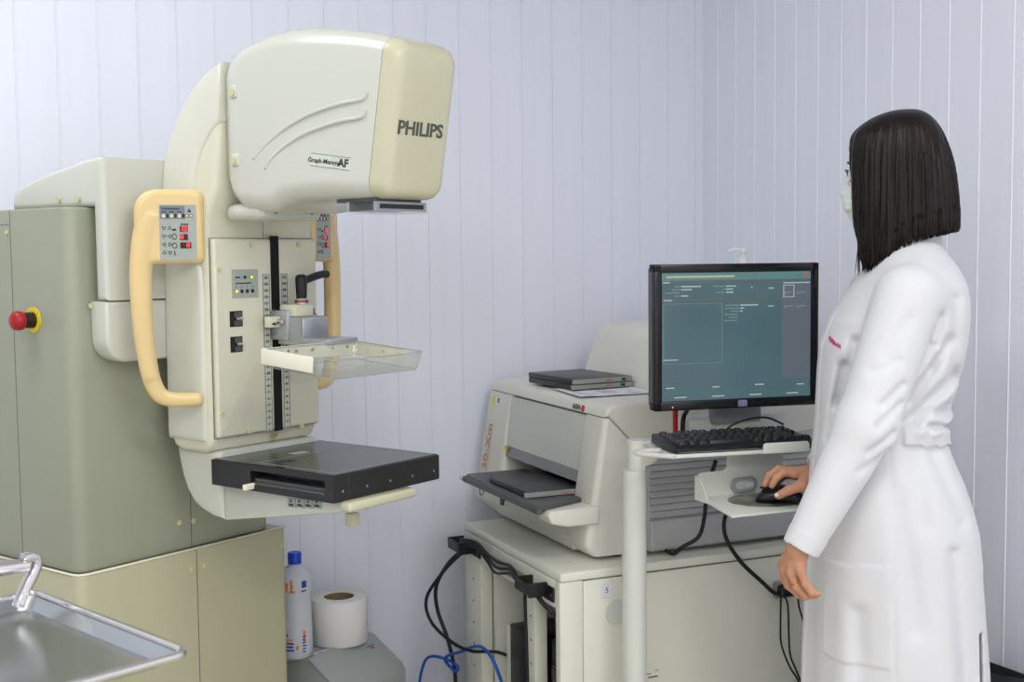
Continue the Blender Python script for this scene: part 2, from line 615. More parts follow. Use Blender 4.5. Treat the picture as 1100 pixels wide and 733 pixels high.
# emergency stop
m = MB().disc((-0.340, 0.318, 1.202), (-1, 0, 0), 0.027, 0.003, 28)
dsk = m.build('emergency_stop', M_YELDISC, cab, smooth='auto')
dsk['label'] = 'yellow disc of the emergency stop'
m = MB()
m.cyl((-0.343, 0.318, 1.202), (-0.363, 0.318, 1.202), 0.017, 0.016, 24)
m.build('collar', M_BLACK, dsk, smooth='auto')
m = MB()
m.loft([[(x, 0.318 + r * math.cos(a), 1.202 + r * math.sin(a)) for a in [2 * math.pi * k / 28 for k in range(28)]] for x, r in
        ((-0.361, 0.012), (-0.367, 0.019), (-0.376, 0.0205), (-0.384, 0.019), (-0.389, 0.013), (-0.391, 0.004))])
m.build('push_button', M_RED, dsk, smooth='auto', angle=60)['label'] = 'red mushroom push button'

# rotation housing between cabinet and column
hx0, hx1 = -0.292, 0.275
loops = []
prof = [(0.136, 1.5305), (0.16, 1.5315), (0.20, 1.5285), (0.26, 1.518), (0.32, 1.5085), (0.38, 1.4975), (0.43, 1.483), (0.455, 1.470), (0.463, 1.455), (0.463, 1.44)]
poly = [(0.135, 1.515)] + prof + [(0.463, 1.433), (0.17, 1.433), (0.17, 1.2425), (0.135, 1.2425)]
m = MB().prism(poly, hx0, hx1, 'x', bev=0.012, seg=4)
hou = m.build('rotation_housing', M_COVER, mm, smooth='auto', angle=30)
m = MB()
low = [(hx0, 1.2405)] + [(hx0 + 0.05 - 0.05 * math.cos(R(a)), 1.165 - 0.05 * math.sin(R(a))) for a in range(0, 91, 9)] + \
      [(hx1 - 0.05 + 0.05 * math.sin(R(a)), 1.165 - 0.05 * math.cos(R(a))) for a in range(0, 91, 9)] + [(hx1, 1.2405)]
m.prism(low, 0.137, 0.192, 'y', bev=0.008, seg=3)
m.build('lower_cover', M_COVER, hou, smooth='auto', angle=30)
for y in (0.215, 0.285):
    MB().disc((hx0 - 0.001, y, 1.449), (-1, 0, 0), 0.006, 0.003).build('screw_cap', M_SCREW, hou, smooth='auto')
MB().disc((hx0 - 0.006, 0.180, 1.232), (0, -1, 0), 0.005, 0.003).build('screw_cap', M_SCREW, hou, smooth='auto')

# column of the arm
cxl, cxr = -0.150, 0.158
prof = [(0.004, 0.940), (0.012, 0.928), (0.03, 0.921), (0.105, 0.921), (0.125, 0.929), (0.134, 0.945), (0.137, 0.97), (0.137, 1.49), (0.135, 1.525), (0.126, 1.555), (0.114, 1.586),
        (0.094, 1.622), (0.070, 1.651), (0.043, 1.678), (0.008, 1.699), (-0.029, 1.715), (-0.030, 1.60), (-0.030, 1.47), (-0.015, 1.43), (0.0, 1.40), (0.0, 0.955)]
m = MB().prism(prof, cxl + 0.005, cxr - 0.005, 'x', bev=0.014, seg=4)


def narrow_top(mb):
    for v in mb.v:
        if v.z > 1.45:
            v.x = 0.004 + (v.x - 0.004) * (1 - 0.17 * min(1, (v.z - 1.45) / 0.25))


narrow_top(m)
colm = m.build('column', M_PAINT, mm, smooth='auto', angle=30)
# raised rear shell following the arc of the arm
outer = [(0.138, 0.945), (0.140, 0.97), (0.140, 1.49), (0.138, 1.527), (0.130, 1.558), (0.118, 1.590), (0.098, 1.627), (0.074, 1.657), (0.046, 1.684), (0.010, 1.706), (-0.0315, 1.722)]
inner = [(-0.0315, 1.602), (-0.012, 1.582), (0.014, 1.548), (0.028, 1.508), (0.036, 1.47), (0.040, 1.42), (0.036, 1.37), (0.026, 1.33), (0.016, 1.30), (0.012, 1.27), (0.012, 0.955), (0.016, 0.945)]
m = MB().prism(outer + inner, cxl - 0.001, cxr + 0.001, 'x', bev=0.011, seg=5)
narrow_top(m)
m.build('rear_shell', M_SHELL, colm, smooth='auto', angle=40)
# front panel
m = MB().prism(rrect(0.007, 1.16, 0.143, 0.2055, 0.006, 3), -0.012, 0.004, 'y', bev=0.006, seg=3)
fp = m.build('front_panel', M_PAINT, mm, smooth='auto', angle=30)
m = MB()
m.box(-0.137, 0.151, -0.0003, 0.002, 1.3662, 1.3674)
m.box(-0.137, 0.151, -0.0003, 0.002, 0.9525, 0.9537)
m.box(-0.1382, -0.137, -0.0003, 0.002, 0.953, 1.367)
m.box(0.006, 0.0072, -0.0006, 0.001, 1.367, 1.43)
m.build('panel_gap', M_SEAM, fp)
# slot brush
m = MB().rbox(0.0145, 0.0375, -0.0150, -0.0105, 0.952, 1.372, 0.002)
m.build('brush_slot', M_BRUSH, fp)
# scale strips
for sx0, sx1, nx in ((-0.010, 0.0095, 0.0035), (0.0425, 0.0605, 0.047)):
    m = MB().box(sx0, sx1, -0.0135, -0.0115, 0.955, 1.292)
    m.box(sx0 + 0.0006, sx0 + 0.0014, -0.0139, -0.0135, 0.957, 1.290, 1)
    m.box(sx1 - 0.0014, sx1 - 0.0006, -0.0139, -0.0135, 0.957, 1.290, 1)
    m.box(sx0 + 0.0006, sx1 - 0.0006, -0.0139, -0.0135, 1.2892, 1.290, 1)
    for i in range(25):
        z = 1.283 - i * 0.0136
        left = sx0 < 0
        m.box(sx0 + 0.001, sx0 + 0.006, -0.0139, -0.0135, z - 0.0005, z + 0.0005, 1)
        m.box(sx1 - 0.006, sx1 - 0.001, -0.0139, -0.0135, z - 0.0005, z + 0.0005, 1)
        n = 25 - i
        m.text(str(n), 0.0085, Tm(((sx0 + sx1) / 2, -0.0137, z), FRONT), 1, bold=0.0003, extrude=0.0002)
    m.build('scale_strip', [M_SCALE, M_INK], fp)
# indicator plate
m = MB().rbox(-0.092, -0.022, -0.0140, -0.0115, 1.243, 1.302, 0.001)
m.box(-0.084, -0.071, -0.0144, -0.014, 1.284, 1.287, 2)
m.box(-0.068, -0.045, -0.0144, -0.014, 1.2850, 1.2856, 2)
m.box(-0.084, -0.042, -0.0144, -0.014, 1.272, 1.2745, 2)
for i in range(4):
    m.box(-0.083 + i * 0.0145, -0.081 + i * 0.0145, -0.0144, -0.014, 1.2645, 1.267, 2)
m.disc((-0.058, -0.0138, 1.2855), (0, -1, 0), 0.0035, 0.001, 14, 2)
m.disc((-0.041, -0.0138, 1.2855), (0, -1, 0), 0.0042, 0.001, 14, 2)
m.disc((-0.041, -0.0138, 1.2855), (0, -1, 0), 0.0034, 0.0016, 14, 1)
for i in range(4):
    m.disc((-0.082 + i * 0.0145, -0.0138, 1.2565), (0, -1, 0), 0.0042, 0.001, 14, 2)
m.disc((-0.082, -0.0138, 1.2565), (0, -1, 0), 0.0034, 0.0016, 14, 1)
m.build('indicator_plate', [M_LABEL, M_LEDY, M_INK], fp)
# accessory holder windows (two each side)
for (x0, x1, z0, z1) in ((-0.100, -0.066, 1.183, 1.216), (-0.100, -0.068, 1.130, 1.163), (0.112, 0.140, 1.178, 1.212), (0.124, 0.140, 1.130, 1.160)):
    m = MB().box(x0, x1, -0.0126, -0.0115, z0, z1)
    m.box(x0 + 0.012, x1, -0.0130, -0.0125, z0 + 0.002, z1 - 0.002, 1)
    wd = m.build('holder_window', [M_DARKIN, M_GREYINK], fp)
    zc = (z0 + z1) / 2
    m = MB().cyl((x0 + 0.012, -0.016, zc), (x0 + 0.026, -0.016, zc), 0.004, 0.005, 14).cyl((x0 + 0.026, -0.016, zc), (x0 + 0.032, -0.016, zc), 0.0065, 0.003, 14)
    m.cyl((x0 + 0.018, -0.012, zc), (x0 + 0.018, -0.018, zc), 0.0025, 0.0025, 8)
    m.build('latch_pin', M_CHROME, wd, smooth='auto')
for (x, z) in ((-0.037, 1.353), (0.095, 1.353), (-0.125, 1.302), (-0.057, 0.961), (0.094, 0.955), (-0.127, 1.005)):
    MB().disc((x, -0.0115, z), (0, -1, 0), 0.0055, 0.003).build('screw_cap', M_SCREW, fp, smooth='auto')
MB().disc((0.024, 0.0005, 0.9405), (0, -1, -0.6), 0.008, 0.003).build('screw_cap', mat('olive_cap', srgb(166, 172, 120), 0.4), colm, smooth='auto')

# tube head
sec = [(-0.033, 1.698, 1.510, 0.096, 0.05), (-0.0345, 1.714, 1.480, 0.108, 0.048), (-0.041, 1.728, 1.455, 0.117, 0.045), (-0.058, 1.740, 1.432, 0.1225, 0.042),
       (-0.085, 1.749, 1.419, 0.124, 0.040), (-0.13, 1.757, 1.416, 0.1245, 0.038), (-0.165, 1.764, 1.418, 0.122, 0.038), (-0.185, 1.767, 1.430, 0.1205, 0.04), (-0.22, 1.769, 1.436, 0.117, 0.04),
       (-0.27, 1.767, 1.4365, 0.111, 0.042), (-0.32, 1.757, 1.436, 0.103, 0.040), (-0.365, 1.744, 1.4355, 0.0955, 0.036), (-0.398, 1.732, 1.435, 0.0895, 0.034)]
loops = []
for y, zt, zb, hw, r in sec:
    lp = rrect(0.0, (zt + zb) / 2, hw, (zt - zb) / 2, r, 8)
    k = max(0, min(1, (-0.28 - y) / 0.118)) * 0.17
    loops.append([(x, y - (z - 1.435) * k, z) for x, z in lp])
m = MB().loft(loops)
head = m.build('tube_head', M_COVER, mm, smooth='auto', angle=50)
capsec = [(-0.3995, 1.7315, 1.435, 0.0893, 0.033), (-0.412, 1.727, 1.4345, 0.0875, 0.032), (-0.425, 1.720, 1.436, 0.084, 0.030), (-0.4335, 1.712, 1.440, 0.0785, 0.028),
          (-0.4375, 1.702, 1.447, 0.072, 0.024), (-0.4385, 1.690, 1.457, 0.063, 0.02)]
loops = []
for y, zt, zb, hw, r in capsec:
    lp = rrect(0.0, (zt + zb) / 2, hw, (zt - zb) / 2, r, 8)
    loops.append([(x, y - (z - 1.435) * 0.17, z) for x, z in lp])
m = MB().loft(loops)
fc = m.build('front_cap', M_CAP, head, smooth='auto', angle=60)
sh = math.atan(0.17)
m = MB().text('PHILIPS', 0.036, Tm((-0.006, -0.4611, 1.5635), (R(90) + sh, 0, 0)) @ Matrix.Diagonal((1.12, 1.0, 1, 1)), bold=0.0008, extrude=0.0006)
m.build('brand_lettering', M_GREYINK, head)
# moulded ridges on the side cover
hx = -0.1225
for pts in (((-0.123, 1.520), (-0.16, 1.548), (-0.22, 1.580), (-0.28, 1.601), (-0.345, 1.614), (-0.385, 1.617), (-0.400, 1.621), (-0.406, 1.632)),
            ((-0.155, 1.500), (-0.175, 1.522), (-0.215, 1.545), (-0.27, 1.566), (-0.34, 1.581), (-0.38, 1.584), (-0.396, 1.588), (-0.401, 1.600))):
    pp = []
    for y, z in catmull([(0, a, b) for a, b in pts], 5) and [(q.y, q.z) for q in catmull([(0, a, b) for a, b in pts], 5)]:
        xx = np.interp(-y, [0.12, 0.22, 0.28, 0.34, 0.39, 0.425, 0.45], [-0.1235, -0.1185, -0.1125, -0.104, -0.097, -0.092, -0.088])
        pp.append((xx + 0.0015, y, z))
    MB().tube(pp, 0.0042, 10).build('moulded_ridge', M_COVER, head, smooth=True)
# badge
T = Tm((-0.1215, -0.326, 1.5065), (0, 0, 0)) @ Matrix.Rotation(R(-3), 4, 'X') @ Tm((0, 0, 0), LEFT)
T = Tm((-0.1026, -0.318, 1.5065), (R(90), 0, R(-90) + R(8.8))) @ Matrix.Rotation(R(-8.5), 4, 'Z')
m = MB().box(-0.046, 0.046, -0.0115, 0.0115, -0.002, 0.0012, 0, T)
for a in ((-0.0465, 0.0465, 0.0112, 0.0122), (-0.0465, 0.0465, -0.0122, -0.0112)):
    m.box(a[0], a[1], a[2], a[3], -0.002, 0.0016, 2, T)
m.text('Graph-Mammo', 0.0125, T @ Tm((-0.014, -0.001, 0.0016)) @ Matrix.Shear('XY', 4, (0.15, 0)), 1, bold=0.0002, extrude=0.0002)
m.text('AF', 0.021, T @ Tm((0.030, 0.0, 0.0016)), 1, bold=0.0006, extrude=0.0002)
m.build('model_badge', [mat('badge_pale_green', srgb(206, 216, 204), 0.35), M_INK, M_GREYINK], head)
# cover clips
for z in (1.657, 1.522):
    xx = -0.121
    m = MB().rbox(xx - 0.006, xx + 0.003, -0.082, -0.060, z - 0.013, z + 0.013, 0.004, 3)
    cl = m.build('cover_clip', M_COVER, head, smooth='auto')
    m = MB().disc((xx - 0.0055, -0.070, z - 0.001), (-1, 0, 0), 0.0075, 0.003, 16)
    m.build('screw_cap', M_SCREW, cl, smooth='auto')
# lower flange under the rear of the head, against the column
m = MB().rbox(-0.108, 0.070, -0.120, -0.012, 1.402, 1.436, 0.016, 5)
fl = m.build('lower_flange', M_COVER, head, smooth='auto')
for x in (-0.065, 0.035):
    MB().disc((x, -0.1192, 1.419), (0, -1, 0), 0.005, 0.0016, 16).build('screw_hole', M_GREYINK, fl, smooth='auto')
# collimator window holder
m = MB().box(-0.070, 0.056, -0.405, -0.30, 1.430, 1.440)
m.box(-0.078, 0.063, -0.412, -0.404, 1.412, 1.430, 1)
m.box(-0.078, 0.063, -0.34, -0.333, 1.412, 1.430, 1)
m.box(-0.070, 0.055, -0.4122, -0.4115, 1.4165, 1.4255, 2)
m.box(-0.080, 0.065, -0.412, -0.33, 1.409, 1.4125, 3)
m.build('collimator', [M_GREYINK, M_ALU, M_INK, M_CLEAR], head)

# yellow handles with control panels
hang = math.atan2(0.074, 0.108)


def handle(side):
    hang = math.atan2(0.074, 0.108) if side < 0 else R(20)
    T0 = Matrix.Translation((0.004 + side * 0.157, 0.020, 0)) @ Matrix.Rotation(0, 4, 'Z')
    # local plane: s outward and back, n normal to the front-outside
    sd = Vector((side * math.cos(hang), math.sin(hang), 0))
    nn = Vector((side * math.sin(hang), -math.cos(hang), 0))
    T1 = T0 @ Matrix(((sd.x, nn.x, 0, 0), (sd.y, nn.y, 0, 0), (0, 0, 1, 0), (0, 0, 0, 1)))
    # block with panel: loft of rounded rects in (s,z) along n
    loops = []
    for n_, ins in ((-0.020, 0.010), (-0.017, 0.004), (-0.010, 0.0), (0.006, 0.0), (0.013, 0.0035), (0.016, 0.009)):
        lp = []
        for q_, (sx_, sz_, a0_) in enumerate(((1, 1, 0), (-1, 1, 90), (-1, -1, 180), (1, -1, 270))):
            rr_ = (0.045, 0.018, 0.014, 0.014)[q_]
            for kk in range(7):
                aa = R(a0_ + 15 * kk)
                lp.append((0.0535 + sx_ * (0.0685 - ins - rr_) + rr_ * math.cos(aa), 1.3905 + sz_ * (0.0755 - ins - rr_) + rr_ * math.sin(aa)))
        loops.append([(s_, n_, z) for s_, z in lp])
    m = MB().loft(loops, T=T1)
    # grip
    path = [(0.085, 1.415), (0.094, 1.395), (0.104, 1.36), (0.1115, 1.30), (0.112, 1.24), (0.110, 1.18), (0.104, 1.12), (0.096, 1.078), (0.082, 1.050), (0.060, 1.039), (0.03, 1.037), (0.004, 1.037)]
    wid = [0.022, 0.026, 0.024, 0.0225, 0.0215, 0.0205, 0.019, 0.018, 0.017, 0.0155, 0.0145, 0.014]
    cp = catmull([(a, 0, b) for a, b in path], 5)
    loops = []
    for i, p in enumerate(cp):
        q = cp[min(i + 1, len(cp) - 1)] - cp[max(i - 1, 0)]
        q.normalize()
        side_v = Vector((q.z, 0, -q.x))
        wv = np.interp(i / 5.0, range(len(wid)), wid)
        th = 0.018 if i < 35 else 0.015
        loops.append([tuple(p + side_v * (wv * math.copysign(abs(math.cos(a)) ** 0.8, math.cos(a))) + Vector((0, 1, 0)) * (th * math.copysign(abs(math.sin(a)) ** 0.8, math.sin(a)))) for a in [2 * math.pi * k / 20 for k in range(20)]])
    c0 = cp[-1]
    for sc_, dx_ in ((0.85, 0.004), (0.55, 0.0075), (0.2, 0.009)):
        loops.append([tuple(c0 + (Vector(v) - c0) * sc_ + Vector((-dx_, 0, 0))) for v in loops[len(cp) - 1]])
    m.loft(loops, T=T1)
    h = m.build('side_handle', M_YEL, mm, smooth='auto', angle=50)
    h['label'] = 'yellowed plastic side handle'
    rm = h.modifiers.new('r', 'REMESH')
    rm.mode = 'VOXEL'
    rm.voxel_size = 0.0025
    rm.use_smooth_shade = True
    sm = h.modifiers.new('s', 'SMOOTH')
    sm.factor = 0.5
    sm.iterations = 6
    # membrane panel on the +n face
    B = T1 @ Matrix.Translation((0.0375, 0.0158, 1.378)) @ Matrix(((-side * 1.0 if side < 0 else 1, 0, 0, 0), (0, 0, 1, 0), (0, 1, 0, 0), (0, 0, 0, 1)))
    sx = 1.0 if side > 0 else -1.0
    B = T1 @ Matrix.Translation((0.0375, 0.0158, 1.378)) @ Matrix(((sx, 0, 0, 0), (0, 0, 1, 0), (0, 1, 0, 0), (0, 0, 0, 1)))
    # B local: x to the viewer's right, y up, z out
    m = MB().box(-0.036, 0.036, -0.056, 0.056, -0.003, 0.0012, 0, B)
    m.box(-0.034, 0.014, 0.028, 0.054, 0.001, 0.0016, 1, B)
    m.box(-0.030, 0.004, 0.047, 0.049, 0.0016, 0.0019, 2, B)
    for i in range(3):
        m.box(-0.031 + i * 0.015, -0.022 + i * 0.015, 0.0405, 0.0425, 0.0016, 0.0019, 2, B)
        m.disc(B @ Vector((-0.027 + i * 0.0155, 0.034, 0.0012)), (B.to_3x3() @ Vector((0, 0, 1))), 0.0042, 0.001, 12, 3)
        m.disc(B @ Vector((-0.0205 + i * 0.0155, 0.034, 0.0012)), (B.to_3x3() @ Vector((0, 0, 1))), 0.0038, 0.001, 12, 2)
    for xx in (0.018, 0.026):
        m.disc(B @ Vector((xx, 0.034, 0.001)), (B.to_3x3() @ Vector((0, 0, 1))), 0.004, 0.0009, 12, 2)
        m.disc(B @ Vector((xx, 0.034, 0.001)), (B.to_3x3() @ Vector((0, 0, 1))), 0.0028, 0.0012, 12, 3)
    m.add([(0.019, 0.041, 0.0016), (0.027, 0.041, 0.0016), (0.023, 0.049, 0.0016)], [(0, 1, 2)], 2, B)

    def tri(cx, cy, r, a):
        pts = [(cx + r * math.cos(R(a + 120 * k)), cy + r * math.sin(R(a + 120 * k)), 0.0019) for k in range(3)]
        pin = [(cx + r * 0.55 * math.cos(R(a + 120 * k)), cy + r * 0.55 * math.sin(R(a + 120 * k)), 0.0019) for k in range(3)]
        m.add(pts + pin, [(0, 1, 4, 3), (1, 2, 5, 4), (2, 0, 3, 5)], 2, B)
    for j, (a, b) in enumerate(((-90, 90), (135, 45), (180, 0), (90, -90))):
        y = 0.0095 - j * 0.0165
        tri(-0.0275, y, 0.0052, a)
        tri(-0.0165, y, 0.0052, b)
    m.box(-0.011, -0.004, 0.004, 0.008, 0.0012, 0.0018, 2, B)
    for cy, rr in ((-0.008, 0.0052), (-0.026, 0.0052)):
        vs = [(-0.0075 + q * math.cos(2 * math.pi * k / 14), cy + q * 1.2 * math.sin(2 * math.pi * k / 14), 0.0018) for q in (rr, rr * 0.72) for k in range(14)]
        m.add(vs, [(k, (k + 1) % 14, 14 + (k + 1) % 14, 14 + k) for k in range(14)], 2, B)
    m.box(-0.0085, -0.0065, -0.046, -0.036, 0.0012, 0.0018, 2, B)
    m.box(0.005, 0.021, 0.0155, 0.018, 0.0012, 0.0018, 2, B)
    pn = m.build('control_panel', [M_LABEL, M_LABELB, M_INK, mat('ivory_key', srgb(215, 205, 170), 0.4)], h)
    for (x0, x1, y, tx, al) in ((0.0035, 0.019, 0.0075, '12', 0.0113), (0.0035, 0.019, -0.009, '0', 0.0075), (0.0035, 0.025, -0.0255, '0', 0.019)):
        m = MB().box(x0, x1, y - 0.006, y + 0.006, 0.0012, 0.002, 0, B)
        m.text(tx, 0.012, B @ Matrix.Translation((al, y, 0.0022)), 1, bold=0.0006, extrude=0.0002)
        m.build('digit_display', [M_LEDBG, M_LEDR], pn)


handle(-1)
handle(1)

# carrier below the column
arcp = [(0.1365, 0.926), (0.134, 0.905), (0.122, 0.865), (0.108, 0.835), (0.086, 0.810), (0.06, 0.796), (0.025, 0.786), (-0.011, 0.783)]
poly = [(-0.011, 0.945)] + arcp[::-1]
poly = [(-0.011, 0.926)] + arcp
m = MB().prism(poly, -0.130, 0.140, 'x', bev=0.012, seg=4)
m.build('lower_arm', M_COVER, mm, smooth='auto', angle=35)
m = MB().prism([(-0.013, 0.858), (-0.013, 0.783), (-0.34, 0.838), (-0.375, 0.846), (-0.375, 0.861)], -0.127, 0.056, 'x', bev=0.004, seg=2)
tc = m.build('table_carrier', M_COVER, mm, smooth='auto', angle=35)
m = MB().rbox(-0.134, 0.058, -0.382, -0.35, 0.843, 0.8625, 0.007, 3)
m.build('front_bumper', M_CAP, tc, smooth='auto')
m = MB()
for i in range(4):
    y = -0.215 - i * 0.024
    zc = 0.843 - (y + 0.2) * 0.09
    m.box(-0.1290, -0.1268, y - 0.012, y + 0.010, zc - 0.010, zc + 0.008, 0)
    m.disc((-0.1288, y, zc + 0.003), (-1, 0, 0), 0.0026, 0.0006, 10, 1)
    m.box(-0.1294, -0.1288, y - 0.007, y + 0.006, zc - 0.007, zc - 0.003, 1)
m.build('button_label', [M_LABEL, M_INK], tc)
m = MB().cyl((-0.03, -0.285, 0.85), (-0.03, -0.285, 0.812), 0.004, 0.004, 12)
kn = m.build('knob_stem', M_ALU, tc, smooth='auto')
m = MB().rbox(-0.041, -0.019, -0.296, -0.274, 0.787, 0.815, 0.003, 2)
m.build('knob', M_CAP, kn, smooth='auto')

# breast table (bucky)
bx0, bx1, by0, by1, bz0, bz1 = -0.153, 0.155, -0.358, -0.006, 0.862, 0.914
m = MB()
m.rbox(bx0 + 0.04, bx1, by0, by1, bz0, bz1, 0.0025, 2)
m.box(bx0, bx0 + 0.04, by0, -0.335, bz0, bz1)
m.box(bx0, bx0 + 0.04, -0.125, by1, bz0, bz1)
m.box(bx0, bx0 + 0.04, -0.335, -0.125, bz0, bz0 + 0.013)
m.box(bx0, bx0 + 0.04, -0.335, -0.125, bz1 - 0.011, bz1)
bk = m.build('breast_table', M_CARBON, mm)
bk['label'] = 'black carbon fibre breast support table'
m = MB().box(bx0 + 0.004, bx1 - 0.004, by0 + 0.004, by1 - 0.002, bz1, bz1 + 0.0012)
tp = m.build('table_top', M_TOP, bk)
m = MB()
zz = bz1 + 0.0012
m.box(bx0 + 0.02, bx0 + 0.022, by0 + 0.01, -0.12, zz, zz + 0.0005)
m.box(bx0 + 0.02, bx1 - 0.01, -0.130, -0.1285, zz, zz + 0.0005)
m.box(bx0 + 0.02, bx1 - 0.01, by0 + 0.012, by0 + 0.0135, zz, zz + 0.0005)
m.box(bx1 - 0.012, bx1 - 0.0105, by0 + 0.012, -0.1285, zz, zz + 0.0005)
m.box(-0.02, 0.02, -0.115, -0.090, zz, zz + 0.0004)
m.box(-0.095, -0.07, -0.170, -0.155, zz, zz + 0.0004, 1)
m.build('marking_lines', [M_CASSE, M_INK], tp)
m = MB().box(bx0 + 0.01, bx0 + 0.039, -0.333, -0.127, bz0 + 0.016, bz0 + 0.024)
m.box(bx0 + 0.002, bx0 + 0.006, -0.333, -0.127, bz0 + 0.0132, bz0 + 0.017)
m.build('cassette_slot', M_TRAYG, bk)
m = MB().rbox(bx0 - 0.024, bx0 + 0.012, -0.136, -0.127, bz0 + 0.004, bz0 + 0.016, 0.003, 2)
m.build('slot_lever', M_PADW, bk, smooth='auto')
for i in range(5):
    x = -0.128 + i * 0.066
    MB().disc((x, by0 + 0.001, 0.882), (0, -1, 0), 0.0024, 0.0016, 12).build('screw', M_CASSE, bk, smooth='auto')

# compression paddle and its carriage
m = MB().rbox(0.010, 0.052, -0.066, -0.010, 1.150, 1.214, 0.004, 2)
m.rbox(0.020, 0.098, -0.10, -0.030, 1.150, 1.200, 0.006, 2)
m.rbox(0.020, 0.110, -0.175, -0.08, 1.144, 1.156, 0.003, 2)
m.prism([(-0.03, 1.20), (-0.10, 1.20), (-0.10, 1.150), (-0.16, 1.148), (-0.16, 1.142), (-0.03, 1.142)], 0.016, 0.020, 'x')
crg = m.build('paddle_carriage', M_ALU, mm, smooth='auto')
m = MB().rbox(0.020, 0.072, -0.082, -0.03, 1.200, 1.226, 0.004, 2)
m.build('clamp_block', M_PAINT, crg, smooth='auto')
m = MB().rbox(-0.022, 0.010, -0.046, -0.028, 1.178, 1.202, 0.003, 2)
m.add([(-0.018, -0.0465, 1.186), (-0.006, -0.0465, 1.190), (-0.006, -0.0465, 1.182)], [(0, 1, 2)], 1)
m.box(-0.008, 0.002, -0.0468, -0.046, 1.185, 1.187, 1)
m.disc((0.002, -0.045, 1.191), (0, -1, 0), 0.006, 0.012, 14, 2)
m.build('pointer_block', [M_PAINT, M_INK, M_CHROME], crg, smooth='auto')
m = MB().cyl((0.062, -0.055, 1.200), (0.062, -0.055, 1.229), 0.015, 0.015, 24)
m.cyl((0.062, -0.055, 1.229), (0.062, -0.055, 1.234), 0.015, 0.015, 24, 1)
m.cyl((0.062, -0.055, 1.234), (0.062, -0.055, 1.238), 0.013, 0.011, 24)
rg = m.build('clamp_ring', [M_ALU, M_COPPER], crg, smooth='auto')
m = MB()
m.loft([[(0.062 + r * math.cos(a), -0.055 + r * math.sin(a), z) for a in [2 * math.pi * k / 20 for k in range(20)]] for z, r in
        ((1.237, 0.011), (1.250, 0.012), (1.262, 0.0125), (1.280, 0.013), (1.286, 0.0115), (1.289, 0.006))])
m.tube(catmull([(0.062, -0.055, 1.274), (0.085, -0.055, 1.279), (0.105, -0.053, 1.284), (0.13, -0.05, 1.288), (0.146, -0.048, 1.288)], 4), [0.008] * 8 + [0.0085] * 9, 12)
m.build('clamp_lever', M_BLACK, rg, smooth='auto', angle=50)

PT = Matrix.Translation((-0.022, -0.170, 1.1475)) @ Matrix.Rotation(R(4.6), 4, 'X')
# paddle local: x -0.128..0.128, y 0..-0.2, z down
lw, ld = 0.1275, 0.196
outer0 = rrect(0, -ld / 2, lw, ld / 2, 0.012, 5)
bot = rrect(0, -ld / 2, lw - 0.006, ld / 2 - 0.006, 0.014, 5)
inn0 = rrect(0, -ld / 2, lw - 0.0025, ld / 2 - 0.0025, 0.011, 5)
inb = rrect(0, -ld / 2, lw - 0.009, ld / 2 - 0.009, 0.012, 5)
loops = [[(x, y, -0.0345) for x, y in inb], [(x, y, -0.032) for x, y in rrect(0, -ld / 2, lw - 0.0075, ld / 2 - 0.0075, 0.012, 5)], [(x, y, 0.0) for x, y in inn0], [(x, y, 0.0) for x, y in outer0],
         [(x, y, -0.034) for x, y in bot], [(x, y, -0.0375) for x, y in rrect(0, -ld / 2, lw - 0.011, ld / 2 - 0.011, 0.012, 5)]]
m = MB().loft(loops, T=PT)
pd = m.build('compression_paddle', M_CLEAR, mm, smooth='auto', angle=50)
pd['label'] = 'clear plastic compression paddle'
m = MB()
m.rbox(-lw - 0.004, -lw - 0.0003, -0.140, 0.004, -0.030, 0.001, 0.0015, 2, T=PT)
m.rbox(lw + 0.0003, lw + 0.004, -0.140, 0.004, -0.030, 0.001, 0.0015, 2, T=PT)
m.rbox(-lw - 0.004, lw + 0.004, 0.0003, 0.0045, -0.030, 0.001, 0.0015, 2, T=PT)
pf = m.build('paddle_frame', M_PADW, pd, smooth='auto')
MB().tube([PT @ Vector((x, y, 0.0)) for x, y in rrect(0, -ld / 2, lw - 0.0012, ld / 2 - 0.0012, 0.012, 5)], 0.0011, 6, closed=True).build('paddle_rim', M_LABEL, pd, smooth=True)
MB().tube([PT @ Vector((x, y, -0.0362)) for x, y in rrect(0, -ld / 2, lw - 0.009, ld / 2 - 0.009, 0.012, 5)], 0.0009, 6, closed=True).build('paddle_rim', M_LABEL, pd, smooth=True)
for x in (-0.085, -0.045, 0.0, 0.06, 0.1):
    MB().disc(PT @ Vector((x, -0.003, -0.010)), (PT.to_3x3() @ Vector((0, -1, 0))), 0.0035, 0.002, 12).build('screw', M_CHROME, pf, smooth='auto')
for x, z in ((-0.066, -0.008), (-0.072, -0.018), (-0.060, -0.018)):
    MB().disc(PT @ Vector((x, -0.003, z)), (PT.to_3x3() @ Vector((0, -1, 0))), 0.0028, 0.002, 12).build('screw', M_CHROME, pf, smooth='auto')
for y in (-0.04, -0.085, -0.128):
    MB().disc(PT @ Vector((lw - 0.004, y, -0.012)), (PT.to_3x3() @ Vector((-1, 0, 0))), 0.0035, 0.002, 12).build('screw', M_CHROME, pf, smooth='auto')

